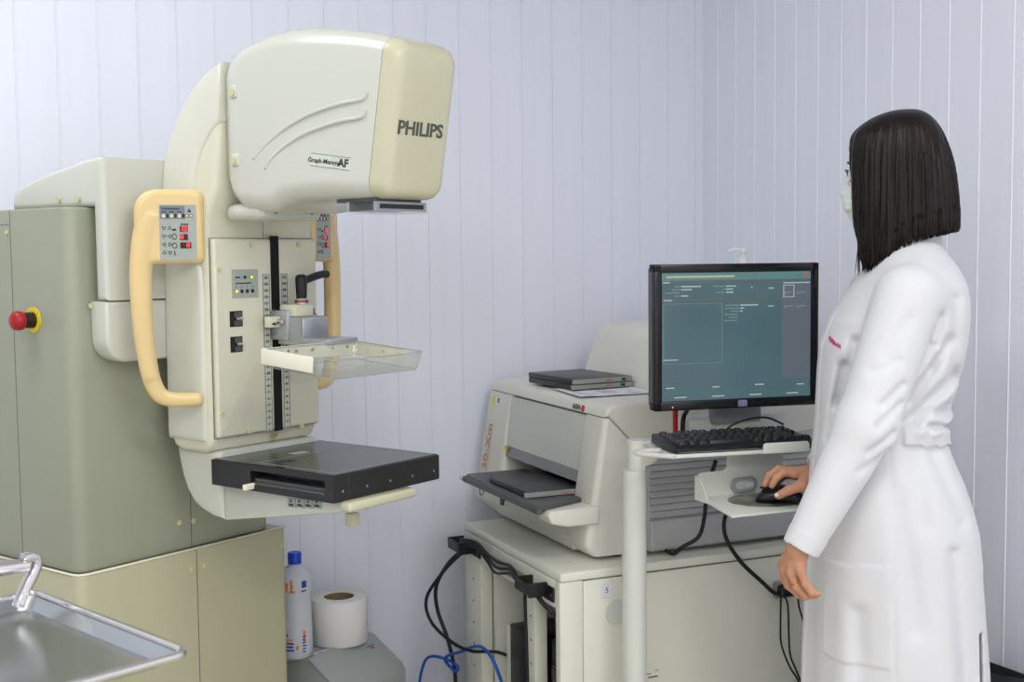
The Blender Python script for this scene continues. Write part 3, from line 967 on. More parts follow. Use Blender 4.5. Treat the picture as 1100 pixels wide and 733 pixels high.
# ------------------------------------------------------------ equipment cart
ct = empty('equipment_cart', (1.22, 2.55, 0), 0, 'pale green metal cart under the film digitizer, with cables at its open end', 'cart')
CW, CD, CH = 0.80, 0.615, 0.585      # local x 0..CW, y 0..CD
m = MB().rbox(0.0, CW, 0.0, CD, CH - 0.022, CH, 0.004, 2)
ctop = m.build('top_board', M_CART, ct, smooth='auto')
m = MB().rbox(0.0, 0.060, 0.004, 0.030, 0.06, CH - 0.023, 0.003, 2)
m.build('corner_post', M_CART, ct, smooth='auto')
m = MB().rbox(0.0615, CW - 0.002, 0.006, 0.028, 0.06, CH - 0.026, 0.003, 2)
sp = m.build('side_panel', M_CART, ct, smooth='auto')
m = MB().box(0.235, 0.62, 0.0055, 0.007, 0.5725 - 0.013, 0.5735 - 0.013)
m.build('seam', M_SEAM, sp)
m = MB().rbox(0.108, 0.140, 0.0045, 0.007, 0.512, 0.548, 0.001, 1)
m.text('5', 0.018, Tm((0.124, 0.0043, 0.530), FRONT), 1, extrude=0.0002)
m.build('number_sticker', [M_PAPER, M_INK], sp)
MB().disc((0.150, 0.0065, 0.475), (0, -1, 0), 0.030, 0.006, 28).build('round_cap', M_STAND, sp, smooth='auto')
m = MB()
m.box(0.236, 0.262, 0.005, 0.0065, 0.300, 0.303)
m.box(0.232, 0.244, 0.005, 0.0065, 0.309, 0.311)
m.box(0.255, 0.262, 0.005, 0.0065, 0.315, 0.317)
m.build('scuff_mark', M_GREYINK, sp)
m = MB().rbox(0.0, 0.03, 0.030, CD, 0.495, CH - 0.023, 0.003, 2)
m.box(-0.0005, 0.001, 0.20, 0.44, 0.505, 0.535, 1)
m.build('end_rail', [M_CART, M_CASSE], ct, smooth='auto')
for y0, y1 in ((0.150, 0.20), (0.500, CD)):
    m = MB().rbox(0.0, 0.035, y0, y1, 0.06, 0.497, 0.003, 2)
    pst = m.build('end_post', M_CART, ct, smooth='auto')
    for k in range(6):
        m2 = MB().disc((-0.0004, (y0 + y1) / 2 - 0.006, 0.14 + k * 0.06), (-1, 0, 0), 0.0028, 0.001, 10)
        m2.build('rail_hole', M_GREYINK, pst)
m = MB().rbox(0.035, 0.30, 0.475, 0.500, 0.06, 0.56, 0.003, 2)
m.build('inner_divider', M_CART, ct, smooth='auto')
MB().box(0.02, CW, CD - 0.01, CD, 0.06, CH - 0.023).build('back_panel', M_CART, ct)
MB().box(CW - 0.02, CW, 0.03, CD - 0.01, 0.06, CH - 0.023).build('end_panel', M_CART, ct)
MB().box(0.0, CW, 0.004, CD, 0.05, 0.075).build('bottom_board', M_CART, ct)
for x in (0.05, CW - 0.05):
    for y in (0.05, CD - 0.05):
        m = MB().cyl((x - 0.012, y, 0.026), (x + 0.012, y, 0.026), 0.026, 0.026, 20)
        m.box(x - 0.015, x + 0.015, y - 0.01, y + 0.01, 0.03, 0.052)
        m.build('caster', M_RUBBER, ct, smooth='auto')
# cable brackets
for y in (0.618, 0.155):
    m = MB()
    m.rbox(-0.050, -0.002, y - 0.006, y, 0.520, 0.548, 0.002, 1)
    m.rbox(-0.050, -0.044, y - 0.075, y, 0.518, 0.546, 0.002, 1)
    m.rbox(-0.050, -0.0, y - 0.085, y - 0.075, 0.514, 0.548, 0.002, 1)
    m.rbox(-0.006, 0.0, y - 0.125, y - 0.07, 0.508, 0.544, 0.002, 1)
    b = m.build('cable_bracket', M_BLACK, ct, smooth='auto')
    MB().disc((-0.0062, y - 0.113, 0.524), (-1, 0, 0), 0.004, 0.001, 12).build('screw', M_CHROME, b)

# computers inside the cart
tw = empty('computer_tower', (1.262, 2.585, 0.0755), 0, 'black computer tower inside the open end of the cart', 'computer')
MB().rbox(0, 0.30, 0, 0.11, 0.0, 0.31, 0.008, 3).build('case', M_BLACK, tw, smooth='auto')
m = MB()
m.box(-0.003, 0.0, 0.012, 0.098, 0.045, 0.25)
for k in range(9):
    m.box(-0.0045, -0.0025, 0.012, 0.098, 0.05 + k * 0.012, 0.055 + k * 0.012)
m.box(-0.0045, -0.0025, 0.012, 0.098, 0.21, 0.24)
m.build('front_grille', M_BLACKG, tw)
ub = empty('power_unit', (1.265, 2.80, 0.0755), 0, 'black box with grey side leaning inside the cart behind the middle post', 'box')
TT = Tm((0.0, 0.055, 0.0)) @ Matrix.Rotation(R(7), 4, 'X')
MB().rbox(0, 0.26, 0.02, 0.16, 0.0, 0.275, 0.006, 2, T=Tm((0, 0, 0))).build('housing', M_BLACK, ub, smooth='auto')
MB().rbox(0.0, 0.26, 0.165, 0.185, 0.0, 0.265, 0.004, 2).build('side_plate', M_CART, ub, smooth='auto')


def cable(name, pts, r, mt, label, cat='cable', group=None, n=8):
    o = MB().tube(catmull(pts, 8), r, n).build(name, mt, None, smooth=True)
    return tag(o, label, cat, group)


cable('power_cable', [(1.188, 3.10, 0.525), (1.17, 3.17, 0.47), (1.15, 3.21, 0.40), (1.155, 3.215, 0.33), (1.175, 3.19, 0.25), (1.19, 3.175, 0.15), (1.185, 3.18, 0.06), (1.17, 3.19, 0.008)], 0.0055, M_CABLE,
      'thick black cable hanging from the far bracket of the cart down to the floor')
cable('power_cable', [(1.188, 3.085, 0.525), (1.16, 3.16, 0.46), (1.125, 3.22, 0.37), (1.135, 3.215, 0.30), (1.165, 3.13, 0.262), (1.192, 3.06, 0.255), (1.212, 3.02, 0.262), (1.245, 3.000, 0.262), (1.270, 2.990, 0.252)], 0.0048, M_CABLE,
      'thinner black cable looping wide from the far bracket back into the cart')
for k, lb in enumerate(('topmost of the three black cables draped between the two cart brackets',
                        'middle one of the three black cables draped between the two cart brackets',
                        'lowest of the three black cables draped between the two cart brackets')):
    dz = -0.007 * k
    cable('data_cable', [(1.190, 3.12, 0.549 + dz), (1.192 - 0.004 * k, 3.08, 0.556 + dz), (1.198, 3.02, 0.560 + dz), (1.20, 2.95, 0.545 + dz * 1.5), (1.20 - 0.003 * k, 2.88, 0.540 + dz * 2), (1.20, 2.80, 0.548 + dz * 1.4), (1.192, 2.74, 0.538 + dz), (1.19, 2.69, 0.526 + dz)],
          0.0042 - 0.0004 * k, M_CABLE, lb)
cable('power_cable', [(1.192, 2.69, 0.53), (1.196, 2.70, 0.47), (1.197, 2.695, 0.35), (1.197, 2.69, 0.20), (1.20, 2.69, 0.08), (1.19, 2.68, 0.008)], 0.0045, M_CABLE,
      'black cable hanging straight down beside the middle post of the cart')
cable('power_cable', [(1.195, 2.645, 0.525), (1.205, 2.615, 0.50), (1.225, 2.59, 0.475), (1.258, 2.60, 0.44), (1.29, 2.62, 0.395)], 0.0058, M_CABLE,
      'thick black cable running from the near bracket into the cart')
cable('network_cable', [(1.252, 2.93, 0.14), (1.225, 2.915, 0.20), (1.205, 2.925, 0.262), (1.198, 2.975, 0.285), (1.193, 3.04, 0.272), (1.185, 3.12, 0.235), (1.175, 3.19, 0.205), (1.172, 3.205, 0.185), (1.185, 3.16, 0.168), (1.188, 3.155, 0.185),
                        (1.165, 3.22, 0.192), (1.145, 3.28, 0.175), (1.135, 3.31, 0.12), (1.13, 3.32, 0.05), (1.13, 3.32, 0.006)], 0.0045, M_CABLEB,
      'blue network cable looping out of the open end of the cart')

# cables and small power brick on the cart's long side
br = empty('power_brick', (1.852, 2.545, 0.475), 0, 'small black power brick on the side of the cart by the left hand', 'power supply')
MB().rbox(-0.032, 0.034, -0.022, 0.002, -0.016, 0.016, 0.009, 4).build('case', M_BLACK, br, smooth='auto')
MB().rbox(-0.038, 0.042, -0.003, 0.009, -0.022, 0.022, 0.006, 3).build('brick_shadow', M_DIGG, br, smooth='auto')  # grey plate standing in for the brick's shadow on the cart
cable('power_cable', [(1.660, 2.44, 0.79), (1.648, 2.46, 0.74), (1.640, 2.50, 0.695), (1.655, 2.525, 0.635), (1.705, 2.535, 0.565), (1.768, 2.53, 0.505), (1.802, 2.53, 0.475), (1.826, 2.532, 0.470)], 0.0052, M_CABLE,
      'black cable sweeping from the mouse shelf down to the small power brick')
cable('power_cable', [(1.585, 2.46, 0.835), (1.587, 2.50, 0.76), (1.592, 2.52, 0.69), (1.582, 2.53, 0.64), (1.552, 2.555, 0.612), (1.535, 2.57, 0.594), (1.515, 2.572, 0.604)], 0.0050, M_CABLE,
      'black cable dropping behind the mouse shelf onto the cart top')
for k, lb in enumerate(('left one of the three thin black wires hanging under the small power brick',
                        'middle one of the three thin black wires hanging under the small power brick',
                        'right one of the three thin black wires hanging under the small power brick')):
    pp = [[(1.823, 2.53, 0.47), (1.822, 2.53, 0.40), (1.825, 2.53, 0.34), (1.85, 2.53, 0.28), (1.878, 2.53, 0.235), (1.90, 2.53, 0.15), (1.905, 2.53, 0.01)],
          [(1.829, 2.53, 0.468), (1.842, 2.528, 0.44), (1.845, 2.527, 0.37), (1.85, 2.527, 0.31), (1.872, 2.527, 0.26), (1.895, 2.527, 0.20), (1.91, 2.527, 0.10), (1.915, 2.527, 0.01)],
          [(1.874, 2.53, 0.468), (1.878, 2.53, 0.43), (1.893, 2.53, 0.385), (1.905, 2.524, 0.31), (1.893, 2.522, 0.25), (1.885, 2.522, 0.15), (1.885, 2.522, 0.01)]][k]
    cable('thin_wire', pp, 0.0026, M_CABLE, lb, 'wire')

# ------------------------------------------------------------ film digitizer
dg = empty('film_digitizer', (1.318, 2.61, 0.585), 0, 'white cassette digitizer with a grey loading flap standing on the cart', 'scanner')
# local: x 0..0.69 (to the right wall), y 0..0.72 (to the back wall), z up
DY = 0.72


def sideprof(ins=0.0):
    return [(0.022 + ins, 0.012), (0.004 + ins, 0.030), (0.0 + ins, 0.045), (min(0.052 + ins, 0.0618), 0.346), (0.0625, 0.346), (0.1375, 0.2685), (0.166, 0.2685), (0.166, 0.012)]


for y0, y1 in ((0.0, 0.100), (0.562, DY)):
    m = MB().loft([[(x, y, z) for x, z in sideprof(i_)] for y, i_ in ((y0, 0.024), (y0, 0.018), (y0 + 0.0012, 0.0110), (y0 + 0.005, 0.0045), (y0 + 0.010, 0.0012), (y0 + 0.016, 0.0),
                                                                   (y1 - 0.006, 0.0), (y1 - 0.001, 0.001), (y1, 0.004))])
    m.build('side_column', M_DIG, dg, smooth='auto', angle=35)
# lower front sill and upper flap between the columns
m = MB().prism([(0.012, 0.012), (0.001, 0.045), (0.018, 0.128), (0.15, 0.128), (0.15, 0.012)], 0.092, 0.575, 'y')
sill = m.build('front_sill', M_DIG, dg)
MB().rbox(-0.0005, 0.006, 0.508, 0.534, 0.044, 0.066, 0.002, 1, T=Matrix.Rotation(0, 4, 'Y')).build('sensor_window', M_BLACKG, sill)
m = MB().prism([(0.036, 0.205), (0.054, 0.342), (0.13, 0.342), (0.13, 0.205)], 0.092, 0.575, 'y')
m.build('loading_flap', M_DIGF, dg)
m = MB().prism([(0.0315, 0.176), (0.0375, 0.207), (0.13, 0.207), (0.13, 0.176)], 0.098, 0.568, 'y')
fl2 = m.build('flap_grip', M_DIGG, dg)
MB().box(0.150, 0.155, 0.10, 0.575, 0.12, 0.21).build('slot_interior', M_DARKIN, dg)
# warning triangle
m = MB().add([(0.030, 0.555, 0.178), (0.030, 0.572, 0.205), (0.030, 0.540, 0.205)], [(0, 1, 2)])
m.add([(0.0305, 0.555, 0.178), (0.0305, 0.572, 0.205), (0.0305, 0.540, 0.205)], [(0, 2, 1)])
m.build('warning_triangle', M_YELST, fl2)
# top cover, wraps over the front edge and down the near side to the diagonal seam
m = MB().prism([(0.0535, 0.3485), (0.057, 0.363), (0.066, 0.374), (0.080, 0.378), (0.30, 0.381), (0.69, 0.381), (0.69, 0.270), (0.140, 0.270), (0.0635, 0.3485)], 0.0, DY, 'y', bev=0.010, seg=4)
tcv = m.build('top_cover', M_DIG, dg, smooth='auto', angle=35)
m = MB().prism([(0.153, 0.030), (0.153, 0.272), (0.688, 0.272), (0.688, 0.012), (0.17, 0.012)], 0.012, DY - 0.012, 'y')
m.build('main_body', M_DIG, dg)
m = MB()
m.prism([(0.167, 0.014), (0.167, 0.245), (0.69, 0.285), (0.69, 0.014)], -0.002, 0.014, 'y', bev=0.003, seg=2)
for k in range(10):
    z = 0.096 + k * 0.0165
    m.prism([(-0.011, z), (-0.004, z - 0.002), (0.006, z + 0.006), (0.006, z + 0.012), (-0.004, z + 0.012)], 0.172, 0.69, 'x')
m.build('louvre_panel', M_LOUV, dg)
m = MB().prism(rrect(0.0, 0.050, 0.016, 0.040, 0.014, 5), 0.170, 0.69, 'x', bev=0.004)
m.build('louvre_base', M_LOUV, dg, smooth='auto')
# hood
hp = [(0.292, 0.375), (0.297, 0.395), (0.314, 0.44), (0.338, 0.505), (0.350, 0.528), (0.372, 0.540), (0.60, 0.546), (0.655, 0.53), (0.675, 0.50), (0.685, 0.375)]
m = MB().prism(hp, 0.05, 0.62, 'y', bev=0.03, seg=5)
m.build('rear_hood', M_DIG, tcv, smooth='auto', angle=35)
# brand mark on the front edge of the top cover
TA = Tm((0.0545, 0.150, 0.3575), (R(82), 0, R(-90)))
m = MB().text('AGFA', 0.0175, TA @ Tm((-0.008, 0, 0)), 0, bold=0.0005, extrude=0.0004)
m.disc(TA @ Vector((0.028, 0.0, -0.001)), TA.to_3x3() @ Vector((0, 0, 1)), 0.0085, 0.0018, 20, 1)
m.build('brand_mark', [M_GREYINK, M_REDPR], tcv)
# model lettering running up the far front column
slope = math.atan2(0.052, 0.300)
TM = Tm((0.0225, 0.674, 0.187), (0, 0, 0)) @ Matrix.Rotation(slope, 4, 'Y') @ Tm((-0.0012, 0, 0), LEFT) @ Matrix.Rotation(R(90), 4, 'Z')
m = MB().text('30-Xm', 0.047, TM @ Matrix.Diagonal((1.05, 1, 1, 1)), 0, extrude=0.0005)
m.build('model_lettering', M_ORANGE, dg)
TS = Tm((0.0, 0, 0.045)) @ Matrix.Rotation(slope, 4, 'Y')
MB().box(-0.0008, 0.001, 0.672, 0.690, 0.262, 0.292, T=TS).build('yellow_sticker', M_YELST, dg)
MB().box(-0.0008, 0.001, 0.642, 0.654, 0.275, 0.288, T=TS).build('blue_sticker', M_BLUEST, dg)
m = MB()
m.tube([TS @ Vector((-0.0005, 0.672 + 0.016 * math.cos(a), 0.018 + 0.016 * math.sin(a))) for a in [2 * math.pi * k / 28 for k in range(28)]], 0.0016, 6, closed=True)
m.build('ring_mark', M_GREYINK, dg, smooth=True)
for x in (0.10, 0.6):
    for y in (0.05, 0.66):
        MB().cyl((x, y, 0.0), (x, y, 0.015), 0.018, 0.018, 16).build('foot', M_RUBBER, dg, smooth='auto')
# output shelf
m = MB().prism([(-0.120, 0.010), (-0.120, 0.485), (-0.108, 0.500), (0.06, 0.50), (0.06, 0.10), (0.02, 0.06), (-0.095, 0.010)], 0.133, 0.147, 'z', bev=0.005)
shf = m.build('output_shelf', M_TRAYG, dg, smooth='auto')
m = MB().prism([(-0.124, 0.010), (-0.115, 0.004), (-0.112, 0.01), (-0.112, 0.50), (-0.12, 0.502), (-0.127, 0.49)], 0.127, 0.143, 'z', bev=0.004)
m.build('shelf_lip', M_TRAYG, shf, smooth='auto')
MB().rbox(-0.130, -0.09, 0.490, 0.512, 0.128, 0.148, 0.008, 3).build('shelf_end', M_DIG, shf, smooth='auto')
m = MB().prism([(-0.095, 0.105), (-0.105, 0.125), (-0.10, 0.137), (0.03, 0.137), (0.03, 0.095), (-0.05, 0.095)], -0.012, 0.062, 'y', bev=0.006, seg=3)
m.build('shelf_bracket', M_DIG, shf, smooth='auto')


def cassette(loc, rz, label, group=None):
    c = empty('film_cassette', loc, rz, label, 'cassette', group)
    W_, L_, H_ = 0.185, 0.245, 0.0145
    MB().rbox(0.006, W_ - 0.001, 0, L_, 0, H_, 0.0025, 2).build('shell', M_CASS, c, smooth='auto')
    m = MB().rbox(-0.001, W_, -0.003, 0.006, 0.0015, H_ - 0.0012, 0.0015, 2)
    m.box(0.10, 0.122, -0.0033, -0.003, 0.006, 0.0085, 1)
    m.box(W_ - 0.035, W_ - 0.022, -0.0036, -0.003, 0.004, 0.0105, 2)
    m.build('edge_strip', [M_CASSE, M_REDPR, M_INK], c)
    return c


cassette((1.418, 2.884, 0.9695), R(5), 'black cassette with a grey edge, lower one of the two stacked on the digitizer')
cassette((1.420, 2.880, 0.9842), R(6), 'black cassette with a grey edge, upper one of the two stacked on the digitizer')
cassette((1.206, 2.7165, 0.7325), R(0), 'black cassette lying on the dark output shelf, pushed into the digitizer slot')

# printed sheet
m = MB()
n = 14
gx, gy = 18, 8
vs = [(0.212 * i / gx, 0.20 * j / gy, 0.0012 + 0.0006 * math.sin(i * 0.9) * math.cos(j * 0.8)) for j in range(gy + 1) for i in range(gx + 1)]
fs = [(j * (gx + 1) + i, j * (gx + 1) + i + 1, (j + 1) * (gx + 1) + i + 1, (j + 1) * (gx + 1) + i) for j in range(gy) for i in range(gx)]
m.add(vs, fs)
for k in range(11):
    y = 0.02 + k * 0.015
    for q in range(3):
        x0 = 0.02 + q * 0.06
        if (k * 7 + q * 3) % 5:
            for h in range(3):
                xa = x0 + h * 0.015
                zt = lambda x_: 0.0012 + 0.0006 * math.sin(x_ / 0.02 * 0.9) * math.cos(y / 0.025 * 0.8) + 0.0003
                m.add([(xa, y, zt(xa)), (xa + 0.012, y, zt(xa + 0.012)), (xa + 0.012, y + 0.005, zt(xa + 0.012)), (xa, y + 0.005, zt(xa))], [(0, 1, 2, 3)], 1)
pap = m.build('printed_sheet', [M_PAPER, M_PRINT], None, recalc=False)
pap.location = (1.384, 2.765, 0.9665)
pap.rotation_euler = (0, 0, R(-5))
tag(pap, 'white printed sheet lying on the digitizer in front of the stacked cassettes', 'paper')

# soap pump on the hood
pb = empty('pump_bottle', (1.93, 2.86, 1.132), R(160), 'white pump bottle whose nozzle peeks over the monitor', 'bottle')
m = MB().lathe([(0.0, 0), (0.030, 0.0), (0.034, 0.004), (0.034, 0.12), (0.030, 0.14), (0.014, 0.152), (0.0125, 0.160), (0.0, 0.160)], n=28)
m.build('body', M_PUMP, pb, smooth='auto', angle=50)
m = MB().lathe([(0.0, 0.158), (0.014, 0.158), (0.014, 0.178), (0.006, 0.180), (0.005, 0.192), (0.011, 0.193), (0.011, 0.204), (0.004, 0.207), (0.0, 0.207)], n=24)
m.tube([(0, 0, 0.199), (0.02, 0, 0.201), (0.034, 0, 0.200), (0.040, 0, 0.196)], [0.006, 0.005, 0.004, 0.0035], 10)
m.build('pump_nozzle', M_PUMP, pb, smooth='auto')

# ------------------------------------------------------------ workstation stand
st = empty('workstation_stand', (1.36, 2.45, 0), 0, 'white floor stand with keyboard tray and mouse shelf in front of the cart', 'stand')
m = MB().cyl((0, 0, 0.02), (0, 0, 0.835), 0.028, 0.028, 36)
post = m.build('post', M_STAND, st, smooth='auto')
m = MB().rbox(-0.10, 0.55, -0.06, 0.06, 0.0, 0.03, 0.01, 3)
m.build('foot_plate', M_STAND, st, smooth='auto')
m = MB().cyl((0.007, 0, 0.834), (0.007, 0, 0.903), 0.0225, 0.0225, 36)
m.prism([(0.008, 0.842), (0.035, 0.846), (0.06, 0.862), (0.12, 0.868), (0.12, 0.895), (0.03, 0.902), (0.008, 0.902)], -0.022, 0.022, 'y', bev=0.004)
m.build('collar_arm', M_STAND, st, smooth='auto')
# keyboard tray (world coords minus st origin)
ox, oy = 1.36, 2.45
kt = [(1.452, 2.19), (1.452, 2.46), (1.37, 2.46), (1.37, 2.30), (1.385, 2.285)]
TK = Matrix.Translation((1.350 - ox, 2.250 - oy, 0.896)) @ Matrix.Rotation(R(-8.6), 4, 'Z') @ Matrix.Rotation(R(0.3), 4, 'X')
m = MB().rbox(-0.005, 0.316, -0.012, 0.19, -0.004, 0.0, 0.002, 2, T=TK)
m.rbox(-0.005, 0.196, -0.0135, -0.0105, -0.003, 0.005, 0.0012, 2, T=TK)
m.prism([(0.196, -0.004), (0.198, 0.016), (0.203, 0.019), (0.302, 0.019), (0.307, 0.014), (0.307, -0.004)], -0.0135, -0.0095, 'y', T=TK, bev=0.001)
m.rbox(0.0, 0.06, 0.14, 0.21, -0.012, -0.002, 0.003, 2, T=TK)
kb_tray = m.build('keyboard_tray', M_STAND, st, smooth='auto')
lp = [(0.0, -0.004), (-0.030, 0.022), (-0.058, 0.052), (-0.064, 0.072), (-0.045, 0.086), (0.0, 0.086)]
m = MB().tube(catmull([TK @ Vector((x, y, -0.001)) for x, y in lp], 6), 0.0058, 10)
m.build('tray_handle', M_STAND, kb_tray, smooth=True)
m = MB().rbox(0.02, 0.45, 0.0, 0.03, 0.862, 0.895, 0.003, 2)
m.rbox(0.135, 0.405, -0.02, 0.04, 0.893, 0.944, 0.006, 3)
mnt = m.build('monitor_mount', M_STAND, st, smooth='auto')
m = MB().rbox(0.190, 0.320, -0.038, -0.012, 0.930, 0.985, 0.004, 2)
m.build('monitor_neck', M_DIGG, mnt, smooth='auto')
# mouse shelf
S0 = (1.410 - ox, 2.10 - oy)
m = MB().prism([(-0.028, 0.0), (0.30, 0.0), (0.30, 0.205), (0.055, 0.205), (0.042, 0.19), (0.0, 0.075), (-0.028, 0.02)], 0.786, 0.790, 'z', T=Tm((S0[0], S0[1], 0)))
ms = None
poly = [(1.395, 2.105), (1.555, 2.105), (1.598, 2.160), (1.632, 2.196), (1.66, 2.225), (1.66, 2.30), (1.437, 2.30), (1.429, 2.285), (1.429, 2.25)]
m = MB().prism([(a - ox, b - oy) for a, b in poly], 0.7855, 0.7905, 'z', bev=0.0015)
ms = m.build('mouse_shelf', M_STAND, st, smooth='auto')
bp = [(1.430, 0.786), (1.430, 0.830), (1.435, 0.840), (1.444, 0.8445), (1.50, 0.8445), (1.51, 0.852), (1.512, 0.884), (1.66, 0.884), (1.66, 0.786)]
m = MB().prism([(a - ox, z) for a, z in bp], 2.298 - oy, 2.302 - oy, 'y', bev=0.001)
m.prism([(2.245 - oy, 0.786), (2.30 - oy, 0.786), (2.30 - oy, 0.840), (2.282 - oy, 0.836), (2.262 - oy, 0.815)], 1.428 - ox, 1.4305 - ox, 'x')
m.build('shelf_back_plate', M_STAND, ms, smooth='auto')
m = MB().prism(rrect(1.552 - ox, 0.810, 0.034, 0.0165, 0.0162, 8), 2.290 - oy, 2.299 - oy, 'y', bev=0.002)
bd = m.build('oval_badge', M_LOGO, ms, smooth='auto')
m = MB().prism(rrect(1.552 - ox, 0.810, 0.024, 0.0095, 0.009, 8), 2.288 - oy, 2.291 - oy, 'y', bev=0.001)
m.box(1.555 - ox, 1.572 - ox, 2.2872 - oy, 2.2882 - oy, 0.8055, 0.8145, 1)
m.build('badge_inlay', [M_LOGOL, M_STAND], bd, smooth='auto')

# mouse pad and mouse
m = MB().prism([(0.090 * math.cos(a), 0.072 * math.sin(a)) for a in [2 * math.pi * k / 48 for k in range(48)]], 0.0, 0.002, 'z')
pad = m.build('mouse_pad', M_PAD, None)
pad.location = (1.555, 2.205, 0.7908)
pad.rotation_euler = (0, 0, R(-8))
tag(pad, 'oval dark green patterned mouse pad on the white shelf', 'mouse pad')
ms_o = empty('computer_mouse', (1.560, 2.166, 0.7932), R(146), 'black computer mouse held by the right hand on the pad', 'mouse')
loops = []
for x, hw, h in ((-0.049, 0.012, 0.010), (-0.046, 0.022, 0.017), (-0.04, 0.029, 0.027), (-0.02, 0.031, 0.034), (0.0, 0.0305, 0.036), (0.02, 0.030, 0.031), (0.04, 0.028, 0.022), (0.050, 0.022, 0.015), (0.054, 0.013, 0.010)):
    loops.append([(x, hw * math.copysign(abs(math.cos(a)) ** 0.75, math.cos(a)), h / 2 + h / 2 * math.copysign(abs(math.sin(a)) ** 0.75, math.sin(a))) for a in [2 * math.pi * k / 24 for k in range(24)]])
MB().loft(loops).build('shell', M_BLACKG, ms_o, smooth='auto', angle=60)
MB().cyl((0.032, -0.004, 0.021), (0.032, 0.004, 0.021), 0.009, 0.009, 16).build('scroll_wheel', M_RUBBER, ms_o, smooth='auto')
MB().box(-0.005, 0.045, -0.0006, 0.0006, 0.028, 0.0325).build('button_gap', M_INK, ms_o)

# keyboard
KO = TK
kb = empty('computer_keyboard', (0, 0, 0), 0, 'black keyboard on the white tray under the monitor', 'keyboard')
kb.matrix_world = Matrix.Translation((ox, oy, 0)) @ TK @ Matrix.Translation((0.002, 0.0, 0.0012)) @ Matrix.Rotation(R(1.5), 4, 'X')
KWd, KDp = 0.330, 0.150
m = MB().prism([(0.0, 0.0), (0.0, 0.012), (0.012, 0.018), (0.145, 0.022), (KDp, 0.018), (KDp, 0.0)], 0.0, KWd, 'x', bev=0.003, seg=2)
kc = m.build('case', M_BLACK, kb, smooth='auto')
MB().box(0.004, KWd - 0.004, -0.0006, 0.0, 0.004, 0.0055).build('front_edge_line', M_DIGG, kc)
key_me = None
rows = [(0.022, [1.3, 1.2, 1.2, 5.6, 1.2, 1.2, 1.3, 1.3, -0.3, 1, 1, 1, -0.3, 2.1, 1]),
        (0.042, [2.2] + [1] * 10 + [2.7, -1.3, 1, -1.3, 1, 1, 1, 1]),
        (0.061, [1.7] + [1] * 11 + [2.2, -3.6, 1, 1, 1, 0.9]),
        (0.080, [1.5] + [1] * 12 + [1.4, -0.3, 1, 1, 1, -0.3, 1, 1, 1, 1]),
        (0.099, [1] * 13 + [1.9, -0.3, 1, 1, 1, -0.3, 1, 1, 1, 1]),
        (0.126, [1, -1] + [1] * 4 + [-0.5] + [1] * 4 + [-0.5] + [1] * 4 + [-0.2, 1, 1, 1])]
me_cache = {}
for yk, ws in rows:
    x = 0.010
    for wk in ws:
        u = 0.0189
        if wk > 0 and x + wk * u < KWd - 0.004:
            key = round(wk, 1)
            if key not in me_cache:
                w2 = wk * u / 2 - 0.001
                mm_ = MB()
                mm_.loft([[(a, b, 0.0) for a, b in rrect(0, 0, w2, 0.0085, 0.002, 2)], [(a, b, 0.0065) for a, b in rrect(0, 0, w2 - 0.0015, 0.0068, 0.002, 2)], [(a, b, 0.008) for a, b in rrect(0, 0, w2 - 0.0025, 0.0058, 0.002, 2)]])
                ko = mm_.build('key', M_BLACK, kb, smooth='auto')
                me_cache[key] = ko.data
            else:
                ko = bpy.data.objects.new('key', me_cache[key])
                COL.objects.link(ko)
                ko.parent = kb
            ko.location = (x + wk * u / 2, yk, 0.0165 + yk * 0.03)
        x += abs(wk) * u
cable('keyboard_cable', [(1.555, 2.372, 0.922), (1.575, 2.368, 0.935), (1.62, 2.368, 0.945), (1.665, 2.366, 0.944), (1.70, 2.352, 0.928)], 0.0024, M_CABLE,
      'thin black cord curving above the back edge of the keyboard')
cable('power_cable', [(1.535, 2.50, 0.985), (1.505, 2.455, 0.965), (1.482, 2.435, 0.948), (1.479, 2.435, 0.915), (1.479, 2.44, 0.902)], 0.0055, M_CABLE,
      'short black cable dropping beside the left end of the monitor mount')
cc = MB().rbox(1.452, 1.462, 2.425, 2.435, 0.915, 0.975, 0.002, 2).build('cable_strap', M_CABLER, None, smooth='auto')
tag(cc, 'narrow red strap hanging under the left corner of the monitor', 'strap')

# ------------------------------------------------------------ monitor
mo = empty('computer_monitor', (1.5665, 2.340, 1.1385), R(-8.6), 'black flat monitor showing a dim teal patient form', 'monitor')
mw, mh = 0.2005, 0.1630
m = MB()
bz = 0.0195
m.rbox(-mw, mw, 0.0, 0.034, mh - bz, mh, 0.003, 2)
m.rbox(-mw, mw, 0.0, 0.034, -mh, -mh + bz + 0.002, 0.003, 2)
m.rbox(-mw, -mw + bz - 0.001, 0.0, 0.034, -mh, mh, 0.003, 2)
m.rbox(mw - bz + 0.001, mw, 0.0, 0.034, -mh, mh, 0.003, 2)
bez = m.build('bezel', M_BLACKG, mo, smooth='auto')
m = MB().rbox(-mw + 0.006, mw - 0.006, 0.030, 0.058, -mh + 0.006, mh - 0.006, 0.006, 3)
m.rbox(-0.12, 0.12, 0.055, 0.085, -0.10, 0.10, 0.01, 3)
m.build('back_housing', M_BLACK, mo, smooth='auto')
sw, shh = mw - bz + 0.002, mh - bz + 0.001
m = MB().box(-sw, sw, 0.005, 0.007, -shh, shh)
scr = m.build('screen', M_SCREEN, mo)
U = MB()
um = [M_UI_BAR, M_UI_GREY, M_UI_STRIP, M_UI_TXT, M_UI_TXTY, M_UI_LINE, M_UI_DIM, M_UI_RED, M_UI_BTN]


